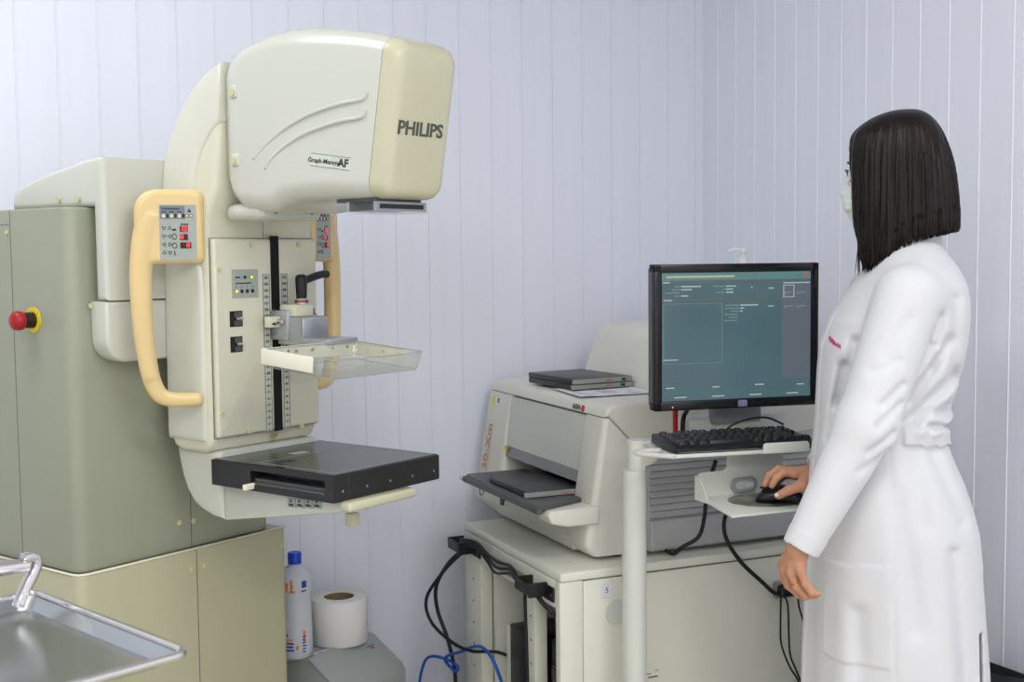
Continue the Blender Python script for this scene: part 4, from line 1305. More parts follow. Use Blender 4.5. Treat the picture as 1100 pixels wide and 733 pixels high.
def ui(x0, y0, x1, y1, mi, d=1):   # fractions of the screen, y down
    X0, X1 = -sw + 2 * sw * x0, -sw + 2 * sw * x1
    Z0, Z1 = shh - 2 * shh * y1, shh - 2 * shh * y0
    U.box(X0, X1, 0.005 - 0.00025 * d, 0.0051, Z0, Z1, mi)


def uframe(x0, y0, x1, y1, mi, t=0.003, d=2):
    ui(x0, y0, x1, y0 + t, mi, d)
    ui(x0, y1 - t, x1, y1, mi, d)
    ui(x0, y0, x0 + t, y1, mi, d)
    ui(x1 - t, y0, x1, y1, mi, d)


ui(0.0, 0.0, 1.0, 0.062, 0)
rr = random.Random(4)
x = 0.035
while x < 0.475:
    wd = rr.uniform(0.004, 0.012)
    ui(x, 0.026, x + wd, 0.042, 4, 2)
    x += wd + 0.0025
ui(0.905, 0.030, 0.94, 0.042, 6, 2)
ui(0.955, 0.022, 0.98, 0.048, 7, 2)
uframe(0.605, 0.02, 0.63, 0.05, 6)
ui(0.0, 0.068, 0.80, 0.086, 2)
ui(0.012, 0.072, 0.055, 0.081, 3, 2)
ui(0.0, 0.205, 0.79, 0.222, 2)
ui(0.015, 0.209, 0.07, 0.217, 3, 2)
for k, (a, b, c, y) in enumerate(((0.085, 0.13, 0.26, 0.104), (0.07, 0.13, 0.20, 0.128), (0.03, 0.13, 0.13, 0.152), (0.085, 0.13, 0.175, 0.176),
                                  (0.345, 0.425, 0.49, 0.106), (0.40, 0.425, 0.47, 0.130), (0.355, 0.425, 0.475, 0.154),
                                  (0.42, 0.52, 0.64, 0.256), (0.42, 0.52, 0.545, 0.279), (0.46, 0.52, 0.535, 0.302), (0.415, 0.51, 0.51, 0.327), (0.445, 0.51, 0.51, 0.350), (0.415, 0.51, 0.51, 0.374), (0.495, 0.508, 0.508, 0.397))):
    ui(a, y, b - 0.008, y + 0.008, 5, 2)
    if c > b:
        ui(b, y, c, y + 0.009, 3, 2)
uframe(0.015, 0.24, 0.40, 0.705, 5)
ui(0.012, 0.668, 0.11, 0.675, 3, 2)
ui(0.80, 0.085, 1.0, 0.84, 1)
ui(0.81, 0.088, 0.99, 0.096, 3, 2)
uframe(0.81, 0.108, 0.885, 0.205, 3, 0.005)
uframe(0.895, 0.108, 0.97, 0.205, 6)
uframe(0.81, 0.215, 0.885, 0.305, 6)
uframe(0.895, 0.215, 0.97, 0.305, 6)
for (a, b) in ((0.815, 0.163), (0.90, 0.163), (0.815, 0.272), (0.90, 0.272)):
    ui(a, b, a + 0.06, b + 0.008, 5, 2)
    ui(a, b + 0.014, a + 0.022, b + 0.020, 5, 2)
uframe(0.69, 0.11, 0.765, 0.155, 6)
ui(0.71, 0.128, 0.745, 0.136, 3, 2)
uframe(0.69, 0.25, 0.765, 0.295, 6)
ui(0.71, 0.268, 0.745, 0.276, 3, 2)
for r_ in range(2):
    for c_ in range(5):
        uframe(0.018 + c_ * 0.083, 0.722 + r_ * 0.068, 0.055 + c_ * 0.083, 0.775 + r_ * 0.062, 6, 0.004)
        ui(0.026 + c_ * 0.083, 0.742 + r_ * 0.066, 0.047 + c_ * 0.083, 0.756 + r_ * 0.062, 6, 3)
for (a, b, y) in ((0.012, 0.105, 0.865), (0.315, 0.40, 0.868), (0.60, 0.70, 0.862), (0.885, 0.975, 0.872)):
    uframe(a, y, b, y + 0.05, 6)
    ui(a + 0.02, y + 0.02, b - 0.02, y + 0.028, 3, 2)
for k in range(4):
    uframe(0.005 + k * 0.25, 0.932, 0.25 + k * 0.25, 0.995, 8, 0.004)
    ui(0.085 + k * 0.25, 0.960, 0.165 + k * 0.25, 0.968, 3, 2)
ui(0.593, 0.118, 0.600, 0.130, 3, 3)
U.build('screen_form', um, scr)
m = MB().rbox(-0.0005, 0.023, -0.0018, 0.001, -mh + 0.003, -mh + 0.0185, 0.001, 1)
for k in range(3):
    m.box(0.002 + k * 0.0065, 0.007 + k * 0.0065, -0.0022, -0.0018, -mh + 0.009, -mh + 0.0165, 1)
m.box(0.003, 0.020, -0.0022, -0.0018, -mh + 0.005, -mh + 0.0075, 1)
m.build('maker_badge', [mat('badge_slate', srgb(98, 108, 130), 0.4), mat('badge_light', srgb(130, 140, 160), 0.4)], bez)
MB().disc((-0.158, 0.0005, -mh + 0.008), (0, -1, 0), 0.0015, 0.0012, 12).build('power_led', M_LEDY, bez)

# ------------------------------------------------------------ items low by the wall
gb = empty('lidded_box', (0.856, 3.155, 0), R(34.6), 'grey plastic box with a sloping lid that carries the roll and the bottle', 'box')
# local x along the crease, y away ; crease at y=0, z=.28
m = MB().prism([(0.16, 0.0), (0.16, 0.283), (0.0, 0.283), (-0.035, 0.262), (-0.098, 0.218), (-0.11, 0.19), (-0.11, 0.0)], -0.128, 0.128, 'x', bev=0.008, seg=3)
m.build('bin_body', M_GBOX, gb, smooth='auto', angle=30)
m = MB()
a = math.atan2(0.13, 0.20)
m.prism([(0.002, 0.2895), (-0.012, 0.2865), (-0.106, 0.224), (-0.118, 0.205), (-0.118, 0.16), (-0.112, 0.16), (-0.112, 0.204), (-0.102, 0.219), (0.002, 0.2835)], -0.131, 0.131, 'x', bev=0.002, seg=2)
ld_ = m.build('sloping_lid', M_GBOX, gb, smooth='auto', angle=30)
TL = Tm((0.075, -0.045, 0.2695)) @ Matrix.Rotation(R(33), 4, 'X')
m = MB().box(-0.012, 0.016, 0.004, 0.0065, 0.0, 0.0012, 0, TL).box(0.002, 0.009, -0.005, 0.001, 0.0, 0.0012, 1, TL)
m.build('small_mark', [M_BLUEINK, M_REDPR], ld_)
m = MB().prism([(-0.08, 0.006), (0.025, 0.0), (0.027, 0.022), (-0.078, 0.028)], 0.283, 0.2838, 'z')
m.box(-0.07, -0.055, 0.010, 0.018, 0.2838, 0.2841, 1)
m.build('top_sticker', [M_PAPER, M_REDPR], gb)

rl = empty('paper_roll', (0.870, 3.210, 0.2855), 0, 'white paper roll with a brown cardboard core on the grey box', 'paper roll')
ro, ri, rh = 0.078, 0.041, 0.122
prof = [(ri, 0.0), (ro - 0.003, 0.0), (ro, 0.003), (ro, rh - 0.003), (ro - 0.003, rh), (ri, rh)]
n = 56
loops = []
for r_, z in prof + [prof[0]]:
    loops.append([(r_ * (1 + 0.006 * math.sin(3 * t)) * math.cos(t), r_ * (1 + 0.006 * math.sin(3 * t)) * math.sin(t), z) for t in [2 * math.pi * k / n for k in range(n)]])
MB().loft(loops, cap=False).build('paper', M_TISSUE, rl, smooth='auto', angle=50)
loops = []
for r_, z in ((ri, 0.001), (ri, rh - 0.002), (ri - 0.0015, rh - 0.002), (ri - 0.0015, 0.001), (ri, 0.001)):
    loops.append([(r_ * math.cos(t), r_ * math.sin(t), z) for t in [2 * math.pi * k / n for k in range(n)]])
MB().loft(loops, cap=False).build('cardboard_core', M_CARD, rl, smooth='auto', angle=50)

bo = empty('liquid_bottle', (0.732, 3.130, 0.2855), R(-20), 'translucent liquid bottle with a blue cap at the left of the roll', 'bottle')
m = MB().lathe([(0.0, 0.0), (0.036, 0.0), (0.0415, 0.005), (0.043, 0.03), (0.042, 0.09), (0.040, 0.14), (0.041, 0.165), (0.0445, 0.175), (0.0445, 0.214), (0.041, 0.222), (0.024, 0.236), (0.0165, 0.243), (0.0155, 0.252), (0.0, 0.252)], n=40)
m.build('bottle_body', M_BOTTLE, bo, smooth='auto', angle=50)
m = MB().lathe([(0.0, 0.246), (0.0175, 0.246), (0.0178, 0.272), (0.0165, 0.275), (0.0, 0.275)], n=36)
m.build('cap', M_BLUECAP, bo, smooth='auto', angle=50)


def wrap(m, a0, a1, z0, z1, r_, mi):
    k = 6
    vs, fs = [], []
    for i in range(k + 1):
        a = R(a0 + (a1 - a0) * i / k)
        for z in (z0, z1):
            vs.append((r_ * math.cos(a), r_ * math.sin(a), z))
    for i in range(k):
        fs.append((2 * i, 2 * i + 2, 2 * i + 3, 2 * i + 1))
    m.add(vs, fs, mi)


m = MB()
rr = random.Random(3)
for (a0, a1, z0, z1, mi, rad) in ((-125, -108, 0.180, 0.205, 0, 0.0452), (-100, -92, 0.178, 0.212, 0, 0.0452), (-103, -84, 0.178, 0.184, 0, 0.0452), (-98, -90, 0.190, 0.200, 0, 0.0452),
                              (-62, -44, 0.190, 0.208, 1, 0.0452), (-64, -46, 0.180, 0.184, 1, 0.0452), (-118, -112, 0.063, 0.070, 1, 0.0436),
                              (-60, -50, 0.045, 0.078, 0, 0.0436), (-84, -76, 0.028, 0.040, 0, 0.0438)):
    wrap(m, a0, a1, z0, z1, rad, mi)
for k in range(4):
    wrap(m, -122, -122 + rr.uniform(24, 36), 0.052 - 0.009 * k, 0.0565 - 0.009 * k, 0.0438, 1 if k else 0)
for k in range(6):
    wrap(m, -62, -62 + rr.uniform(10, 16), 0.06 - 0.008 * k, 0.0635 - 0.008 * k, 0.0438, 1)
m.build('printed_label', [M_ORINK, M_BLUEINK], bo, recalc=False)

# ------------------------------------------------------------ waste bin, lower right
wb = empty('waste_bin', (2.000, 2.045, 0), R(0), 'dark waste bin lined with a crumpled black bag behind the white coat', 'bin')
m = MB().loft([[(x, y, z) for x, y in rrect(0, 0, h_, h_, 0.03, 5)] for h_, z in ((0.09, 0.0), (0.095, 0.01), (0.115, 0.36), (0.112, 0.36), (0.09, 0.02))])
m.build('bin_body', M_BIN, wb, smooth='auto')
rr = random.Random(11)
nn = 96
loops = []
for j, (h_, z, amp) in enumerate(((0.119, 0.20, 0.004), (0.121, 0.27, 0.006), (0.122, 0.33, 0.006), (0.123, 0.37, 0.006), (0.121, 0.392, 0.006), (0.112, 0.398, 0.007), (0.10, 0.385, 0.007), (0.07, 0.372, 0.012), (0.035, 0.366, 0.012), (0.006, 0.37, 0.002))):
    base_ = rrect(0, 0, h_, h_, h_ * 0.35, 23)
    lp = []
    for k, (x, y) in enumerate(base_[:nn]):
        f = 1 + amp / max(h_, 0.02) * math.sin(k * 1.3 + j * 0.8) + rr.uniform(-1, 1) * amp * 4
        lp.append((x * f, y * f, z + rr.uniform(-1, 1) * amp * 0.8 + 0.005 * math.sin(k * 0.55)))
    loops.append(lp)
MB().loft(loops).build('bin_bag', M_BAG, wb)

wb.scale = (0.92, 0.92, 0.955)
# ------------------------------------------------------------ steel trolley, foreground left
tr = empty('instrument_trolley', (0.223, 1.510, 0), R(23.3), 'stainless steel trolley with a raised rim tray, cut off at the lower left', 'trolley')
# local: corner at origin, tray to -x and +y
tw_, tl_, tz = 0.60, 0.41, 0.85
m = MB()
out = [(x, y) for x, y in rrect(-tw_ / 2, tl_ / 2, tw_ / 2, tl_ / 2, 0.022, 6)]
i1 = rrect(-tw_ / 2, tl_ / 2, tw_ / 2 - 0.006, tl_ / 2 - 0.006, 0.02, 6)
i2 = rrect(-tw_ / 2, tl_ / 2, tw_ / 2 - 0.024, tl_ / 2 - 0.024, 0.02, 6)
m.loft([[(x, y, tz - 0.016) for x, y in i2], [(x, y, tz - 0.003) for x, y in i1]], cap=False)
m.loft([[(x, y, tz - 0.018) for x, y in i2], [(x, y, tz - 0.005) for x, y in out]], cap=False)
m.add([(x, y, tz - 0.016) for x, y in i2], [list(range(len(i2)))])
m.add([(x, y, tz - 0.018) for x, y in i2], [list(range(len(i2)))[::-1]])
ty = m.build('tray', M_STEEL, tr, smooth='auto')
m = MB().tube([(x, y, tz - 0.002) for x, y in rrect(-tw_ / 2, tl_ / 2, tw_ / 2 - 0.002, tl_ / 2 - 0.002, 0.02, 8)], 0.0055, 10, closed=True)
m.build('rolled_rim', M_CHROME, ty, smooth=True)
for x, y in ((-0.34, 0.05), (-0.34, tl_ - 0.05), (-tw_ + 0.05, 0.05), (-tw_ + 0.05, tl_ - 0.05)):
    m = MB().cyl((x, y, 0.07), (x, y, tz - 0.018), 0.011, 0.011, 20)
    lg = m.build('leg', M_CHROME, tr, smooth='auto')
    m = MB().cyl((x - 0.01, y, 0.035), (x + 0.01, y, 0.035), 0.035, 0.035, 24)
    m.build('caster', M_RUBBER, lg, smooth='auto')
m = MB().rbox(-tw_ + 0.04, -0.33, 0.04, tl_ - 0.04, 0.25, 0.262, 0.003, 2)
m.build('lower_shelf', M_STEEL, tr, smooth='auto')
HANDLE_DONE = True

# handle bar over the far end of the trolley tray (local coords of the trolley)
m = MB().tube(catmull([(-0.36, 0.355, 0.911), (-0.20, 0.355, 0.909), (-0.08, 0.356, 0.906), (-0.035, 0.357, 0.903)], 5), 0.0105, 16)
rb = m.build('hand_rail', M_CHROME, tr, smooth='auto')
m = MB()
cp = catmull([(-0.040, 0.356, 0.914), (-0.028, 0.358, 0.9145), (-0.0195, 0.360, 0.908), (-0.023, 0.360, 0.894), (-0.036, 0.358, 0.874), (-0.046, 0.356, 0.858), (-0.050, 0.356, 0.848)], 5)
loops = []
for i, p in enumerate(cp):
    d = (cp[min(i + 1, len(cp) - 1)] - cp[max(i - 1, 0)]).normalized()
    nrm = Vector((d.z, 0, -d.x)).normalized()
    loops.append([tuple(p + Vector((0, 1, 0)) * a + nrm * b) for a, b in rrect(0, 0, 0.009, 0.0075, 0.006, 3)])
m.loft(loops)
m.build('rail_bracket', M_CHROME, rb, smooth='auto')
m = MB()
cp = [Vector((p.x - 0.45 + 2 * (-0.04 - p.x) * 0, p.y, p.z)) for p in cp]


# ------------------------------------------------------------ implicit surfaces for the figure
def surface(fn, lo, hi, h):
    """naive surface nets of fn < 0 on a grid"""
    lo, hi = np.array(lo, float), np.array(hi, float)
    n = np.ceil((hi - lo) / h).astype(int) + 1
    ax = [lo[i] + h * np.arange(n[i]) for i in range(3)]
    V = np.empty(n, np.float32)
    step = max(1, int(4e5 // (n[1] * n[2])))
    for i in range(0, n[0], step):
        X, Y, Z = np.meshgrid(ax[0][i:i + step], ax[1], ax[2], indexing='ij')
        V[i:i + step] = fn(X, Y, Z)
    I = V < 0
    cnt = np.zeros(n - 1, np.int8)
    for a in (0, 1):
        for b in (0, 1):
            for c in (0, 1):
                cnt += I[a:n[0] - 1 + a, b:n[1] - 1 + b, c:n[2] - 1 + c]
    act = (cnt > 0) & (cnt < 8)
    idx = -np.ones(n - 1, np.int64)
    cells = np.argwhere(act)
    idx[act] = np.arange(len(cells))
    acc = np.zeros((len(cells), 3))
    num = np.zeros(len(cells))
    ci, cj, ck = cells.T
    cor = [(a, b, c) for a in (0, 1) for b in (0, 1) for c in (0, 1)]
    for p in cor:
        for q in cor:
            if sum(q) - sum(p) == 1 and sum(abs(x - y) for x, y in zip(p, q)) == 1:
                vp = V[ci + p[0], cj + p[1], ck + p[2]]
                vq = V[ci + q[0], cj + q[1], ck + q[2]]
                m_ = (vp < 0) != (vq < 0)
                t = np.where(m_, vp / np.where(m_, vp - vq, 1), 0)
                for d in range(3):
                    acc[:, d] += np.where(m_, p[d] + t * (q[d] - p[d]), 0)
                num += m_
    pos = lo + h * (cells + acc / num[:, None])
    faces = []
    for d in range(3):
        e1, e2 = [(1, 2), (2, 0), (0, 1)][d]
        sl0 = [slice(1, None)] * 3
        A = [slice(None)] * 3
        B_ = [slice(None)] * 3
        A[d] = slice(0, n[d] - 1)
        B_[d] = slice(1, n[d])
        a_ = I[tuple(A)]
        b_ = I[tuple(B_)]
        ch = np.argwhere(a_ != b_)
        ch = ch[(ch[:, e1] > 0) & (ch[:, e2] > 0) & (ch[:, e1] < n[e1] - 1) & (ch[:, e2] < n[e2] - 1)]
        def cid(o1, o2):
            c = ch.copy()
            c[:, e1] -= o1
            c[:, e2] -= o2
            return idx[c[:, 0], c[:, 1], c[:, 2]]
        q = np.stack([cid(1, 1), cid(0, 1), cid(0, 0), cid(1, 0)], 1)
        ins = a_[ch[:, 0], ch[:, 1], ch[:, 2]]
        q[~ins] = q[~ins][:, ::-1]
        faces.append(q)
    F = np.concatenate(faces)
    F = F[(F >= 0).all(1)]
    return pos, F


def sdf_object(name, parts, mt, parent, smooth_it=0):
    """parts: list of (fn, lo, hi, h) surfaces joined in one mesh"""
    vs, fs, o = [], [], 0
    for fn, lo, hi, h in parts:
        p, f = surface(fn, lo, hi, h)
        vs.append(p)
        fs.append(f + o)
        o += len(p)
    vs = np.concatenate(vs)
    fs = np.concatenate(fs)
    me = bpy.data.meshes.new(name)
    me.from_pydata(vs.tolist(), [], fs.tolist())
    me.polygons.foreach_set('use_smooth', [True] * len(me.polygons))
    me.materials.append(mt)
    me.update()
    ob = bpy.data.objects.new(name, me)
    COL.objects.link(ob)
    ob.parent = parent
    if smooth_it:
        s_ = ob.modifiers.new('smooth', 'SMOOTH')
        s_.iterations = smooth_it
        s_.factor = 0.5
    return ob


def smin(a, b, k):
    h = np.clip(0.5 + 0.5 * (b - a) / k, 0, 1)
    return b * (1 - h) + a * h - k * h * (1 - h)


def smax(a, b, k):
    return -smin(-a, -b, k)


def cone(X, Y, Z, a, b, ra, rb):
    a, b = np.array(a, float), np.array(b, float)
    d = b - a
    L2 = (d * d).sum()
    t = np.clip(((X - a[0]) * d[0] + (Y - a[1]) * d[1] + (Z - a[2]) * d[2]) / L2, 0, 1)
    r = np.sqrt((X - a[0] - t * d[0]) ** 2 + (Y - a[1] - t * d[1]) ** 2 + (Z - a[2] - t * d[2]) ** 2)
    return r - (ra + t * (rb - ra))


def ell(X, Y, Z, c, r):
    q = np.sqrt(((X - c[0]) / r[0]) ** 2 + ((Y - c[1]) / r[1]) ** 2 + ((Z - c[2]) / r[2]) ** 2)
    return (q - 1) * min(r)


def chain(X, Y, Z, pts, rad, k=0.004):
    d = None
    for i in range(len(pts) - 1):
        c = cone(X, Y, Z, pts[i], pts[i + 1], rad[i], rad[i + 1])
        d = c if d is None else smin(d, c, k)
    return d


def stack(X, Y, Z, tab, p=2.3):
    """tab rows: z, front(-x), back(+x), half width y"""
    tab = sorted(tab)
    z = [r[0] for r in tab]
    f = np.interp(Z, z, [r[1] for r in tab])
    b = np.interp(Z, z, [r[2] for r in tab])
    hw = np.interp(Z, z, [r[3] for r in tab])
    cx, rx = (f + b) / 2, (b - f) / 2
    q = (np.abs((X - cx) / rx) ** p + np.abs(Y / hw) ** p) ** (1 / p)
    return (q - 1) * np.minimum(rx, hw)


pe = empty('person', (1.72, 2.013, 0), R(-30),
           'person in a long white coat and face mask standing with one hand on the mouse', 'person')

# skeleton in the person's frame: -x is the way they face, -y their left (towards the camera)
SHL, ELL_, WRL = (0.005, -0.165, 1.245), (-0.085, -0.205, 0.985), (-0.209, -0.220, 0.765)
SHR, ELR, WRR = (0.005, 0.165, 1.245), (-0.02, 0.185, 0.985), (-0.125, 0.075, 0.848)

head_c = np.array([0.012, 0.008, 1.480])
HA = R(24)      # head turned away from the camera


def headrot(X, Y):
    x, y = X - head_c[0], Y - head_c[1]
    return x * math.cos(HA) - y * math.sin(HA), x * math.sin(HA) + y * math.cos(HA)


def head_fn(X, Y, Z):
    x, y = headrot(X, Y)
    z = Z - head_c[2]
    d = ell(x, y, z, (0.004, 0, 0.016), (0.086, 0.071, 0.092))
    d = smin(d, ell(x, y, z, (-0.022, 0, -0.045), (0.068, 0.056, 0.068)), 0.035)          # face
    d = smin(d, ell(x, y, z, (-0.062, 0, -0.090), (0.026, 0.026, 0.022)), 0.025)          # chin
    d = smin(d, cone(x, y, z, (-0.086, 0, 0.004), (-0.106, 0, -0.030), 0.007, 0.010), 0.012)   # nose
    d = smin(d, ell(x, y, z, (-0.096, 0, -0.033), (0.011, 0.016, 0.008)), 0.008)
    d = smin(d, ell(x, y, z, (-0.086, 0, -0.060), (0.010, 0.024, 0.006)), 0.008)          # lips
    d = smin(d, ell(x, y, z, (-0.085, 0, -0.068), (0.010, 0.020, 0.006)), 0.006)
    for s_ in (-1, 1):
        d = smax(d, -ell(x, y, z, (-0.100, s_ * 0.031, 0.002), (0.020, 0.019, 0.013)), 0.014)   # eye sockets
        d = smin(d, ell(x, y, z, (-0.079, s_ * 0.031, 0.001), (0.012, 0.013, 0.010)), 0.003)
        d = smin(d, cone(x, y, z, (-0.088, s_ * 0.014, 0.020), (-0.080, s_ * 0.048, 0.022), 0.006, 0.005), 0.010)
        ear = ell(x, y, z, (0.010, s_ * 0.076, -0.015), (0.018, 0.008, 0.031))
        ear = smax(ear, -ell(x, y, z, (0.008, s_ * 0.083, -0.013), (0.010, 0.005, 0.019)), 0.004)
        d = smin(d, ear, 0.006)
    neck = cone(X, Y, Z, (0.035, 0, 1.26), (0.022, 0.002, 1.42), 0.055, 0.050)
    return smin(d, neck, 0.03)


def torso_fn(X, Y, Z):
    d = stack(X, Y, Z, [(0.80, -0.09, 0.10, 0.14), (0.88, -0.09, 0.08, 0.13), (0.99, -0.08, 0.07, 0.11), (1.10, -0.10, 0.09, 0.125), (1.20, -0.08, 0.10, 0.14), (1.27, -0.03, 0.08, 0.12), (1.31, -0.02, 0.08, 0.06)])
    d = smax(d, Z - 1.31, 0.03)
    d = smax(d, 0.78 - Z, 0.03)
    for s_, sh_, el_, wr_ in ((-1, SHL, ELL_, WRL), (1, SHR, ELR, WRR)):
        d = smin(d, cone(X, Y, Z, sh_, el_, 0.045, 0.034), 0.03)
        d = smin(d, cone(X, Y, Z, el_, wr_, 0.034, 0.0215), 0.01)
    for s_ in (-1, 1):
        d = smin(d, cone(X, Y, Z, (0.02, s_ * 0.085, 0.84), (0.005, s_ * 0.09, 0.46), 0.078, 0.050), 0.03)
        d = smin(d, cone(X, Y, Z, (0.005, s_ * 0.09, 0.46), (0.03, s_ * 0.09, 0.09), 0.052, 0.034), 0.02)
        d = smin(d, cone(X, Y, Z, (0.035, s_ * 0.09, 0.045), (-0.13, s_ * 0.10, 0.032), 0.036, 0.026), 0.02)
    return d


# left hand, hanging, fingers curled to the back
LHAND = dict(
    wrist=[(-0.2035, -0.217, 0.790), (-0.209, -0.2185, 0.760)],
    knuck=[(-0.2365, -0.190, 0.722), (-0.234, -0.207, 0.713), (-0.224, -0.2235, 0.712), (-0.207, -0.2345, 0.718)],
    fing=[[(-0.2365, -0.190, 0.722), (-0.232, -0.187, 0.690), (-0.217, -0.186, 0.672), (-0.200, -0.186, 0.668)],
          [(-0.234, -0.207, 0.713), (-0.226, -0.2065, 0.683), (-0.207, -0.206, 0.666), (-0.185, -0.206, 0.6665)],
          [(-0.224, -0.2235, 0.712), (-0.213, -0.2245, 0.684), (-0.196, -0.2245, 0.667), (-0.176, -0.223, 0.6685)],
          [(-0.207, -0.2345, 0.718), (-0.198, -0.239, 0.694), (-0.187, -0.2405, 0.679), (-0.174, -0.239, 0.676)]],
    thumb=[(-0.208, -0.196, 0.754), (-0.214, -0.174, 0.733), (-0.207, -0.166, 0.708), (-0.198, -0.167, 0.688)])
RHAND = dict(
    wrist=[(-0.128, 0.072, 0.852), (-0.148, 0.063, 0.850)],
    knuck=[(-0.192, 0.030, 0.858), (-0.196, 0.050, 0.860), (-0.194, 0.069, 0.855), (-0.187, 0.086, 0.846)],
    fing=[[(-0.192, 0.030, 0.858), (-0.213, 0.022, 0.863), (-0.229, 0.018, 0.852), (-0.238, 0.016, 0.836)],
          [(-0.196, 0.050, 0.860), (-0.222, 0.046, 0.864), (-0.240, 0.043, 0.852), (-0.250, 0.041, 0.834)],
          [(-0.194, 0.069, 0.855), (-0.219, 0.072, 0.855), (-0.235, 0.073, 0.840), (-0.241, 0.072, 0.822)],
          [(-0.187, 0.086, 0.846), (-0.207, 0.094, 0.842), (-0.220, 0.097, 0.826), (-0.224, 0.097, 0.810)]],
    thumb=[(-0.158, 0.040, 0.846), (-0.178, 0.014, 0.836), (-0.204, 0.003, 0.829), (-0.226, 0.002, 0.817)])


def hand_fn(Hd):
    def fn(X, Y, Z):
        w0, w1 = Hd['wrist']
        d = cone(X, Y, Z, w0, w1, 0.0225, 0.0215)
        pal = None
        for i, kq in enumerate(Hd['knuck']):
            c = cone(X, Y, Z, np.array(w1) * 0.85 + np.array(kq) * 0.15, kq, 0.0165, 0.0098)
            pal = c if pal is None else smin(pal, c, 0.008)
        d = smin(d, pal, 0.012)
        rr_ = [0.0088, 0.0089, 0.0084, 0.0076]
        for i, f in enumerate(Hd['fing']):
            r_ = rr_[i]
            c = chain(X, Y, Z, f, [r_ * 1.06, r_, r_ * 0.92, r_ * 0.80], 0.003)
            for j in (1, 2):
                c = smin(c, np.sqrt((X - f[j][0]) ** 2 + (Y - f[j][1]) ** 2 + (Z - f[j][2]) ** 2) - r_ * 1.02, 0.002)
            if i == 0:
                fs_ = c
            else:
                fs_ = smin(fs_, c, 0.0012)
        d = smin(d, fs_, 0.0045)
        d = smin(d, chain(X, Y, Z, Hd['thumb'], [0.014, 0.0125, 0.0098, 0.0082], 0.005), 0.006)
        return d
    return fn


body = sdf_object('body', [
    (head_fn, (-0.14, -0.11, 1.29), (0.13, 0.11, 1.62), 0.003),
    (torso_fn, (-0.28, -0.27, 0.0), (0.18, 0.27, 1.34), 0.006),
    (hand_fn(LHAND), (-0.27, -0.27, 0.645), (-0.15, -0.14, 0.80), 0.0016),
    (hand_fn(RHAND), (-0.28, -0.02, 0.785), (-0.11, 0.13, 0.89), 0.0016)], M_SKIN, pe, 2)

# nails and ring
m = MB()
m.loft([[(-0.2265 + r_ * 0.9 * math.cos(a) - 0.004, 0.0020 - 0.0065 + d_, 0.8195 + r_ * 0.8 * math.sin(a)) for a in [2 * math.pi * k / 14 for k in range(14)]] for r_, d_ in ((0.0050, 0.0), (0.0046, -0.0012), (0.002, -0.0018))])
m.build('thumb_nail', M_NAIL, pe, smooth='auto')
a_, b_ = Vector((-0.2245, -0.2237, 0.7105)), Vector((-0.2125, -0.2245, 0.6835))
dq = (b_ - a_).normalized()
cpt = a_.lerp(b_, 0.66)
u_ = dq.orthogonal().normalized()
v_ = dq.cross(u_)
m = MB().tube([cpt + (u_ * math.cos(t) + v_ * math.sin(t)) * 0.0092 for t in [2 * math.pi * k / 32 for k in range(32)]], 0.0011, 8, closed=True)
m.build('finger_ring', M_GOLD, pe, smooth=True)
# eyes
for s_ in (-1, 1):
    ca, sa = math.cos(-HA), math.sin(-HA)
    lx, ly = -0.0835, s_ * 0.031
    ex, ey = head_c[0] + lx * math.cos(HA) + ly * math.sin(HA), head_c[1] - lx * math.sin(HA) + ly * math.cos(HA)
    prof = [(0.0115 * math.sin(R(t)), -0.0115 * math.cos(R(t))) for t in range(0, 181, 15)]
    e_ = MB().lathe(prof, (ex, ey, 1.484), 20).build('eye', M_EYE, pe, smooth=True)
    dx, dy = -math.cos(HA), math.sin(HA)
    MB().disc((ex + dx * 0.0108, ey + dy * 0.0108, 1.484), (dx, dy, 0), 0.0048, 0.0012, 18).build('iris', M_INK, e_, smooth='auto')
    m = MB()
    pl = []
    for t in np.linspace(-1, 1, 9):
        q = (lx - 0.0125 + 0.004 * t * t, ly + t * 0.016, 0.010 - 0.006 * t * t)
        pl.append((head_c[0] + q[0] * math.cos(HA) + q[1] * math.sin(HA), head_c[1] - q[0] * math.sin(HA) + q[1] * math.cos(HA), 1.482 + q[2]))
    m.tube(pl, 0.0016, 6)
    for p in pl[1:-1]:
        m.tube([p, (p[0] - 0.004, p[1] + s_ * -0.001, p[2] + 0.0025)], [0.0007, 0.0003], 5)
    pl2 = []
    for t in np.linspace(-1, 1, 9):
        q = (-0.0935 + 0.007 * t * t, s_ * 0.032 + t * 0.020, 0.026 - 0.004 * t * t)
        pl2.append((head_c[0] + q[0] * math.cos(HA) + q[1] * math.sin(HA), head_c[1] - q[0] * math.sin(HA) + q[1] * math.cos(HA), 1.482 + q[2]))
    m.build('eyelashes', M_HAIR, e_)
    MB().tube(pl2, [0.0012, 0.002, 0.0026, 0.0028, 0.0028, 0.0028, 0.0026, 0.002, 0.0012], 6).build('eyebrow', M_HAIR, pe)


# mask
def mask_fn(X, Y, Z):
    x, y = headrot(X, Y)
    z = Z - head_c[2]
    d = head_fn(X, Y, Z) - 0.0035
    lobe = ell(x, y, z, (-0.056, 0, -0.048), (0.056, 0.052, 0.050))
    d = smin(d, lobe, 0.01)
    d += 0.0005 * np.sin(z * 2 * math.pi / 0.016)
    top = -0.020 + 0.012 * np.exp(-(y / 0.018) ** 2)
    d = np.maximum(d, z - top)
    d = np.maximum(d, -0.106 - z)
    d = np.maximum(d, x + 0.022)
    return d


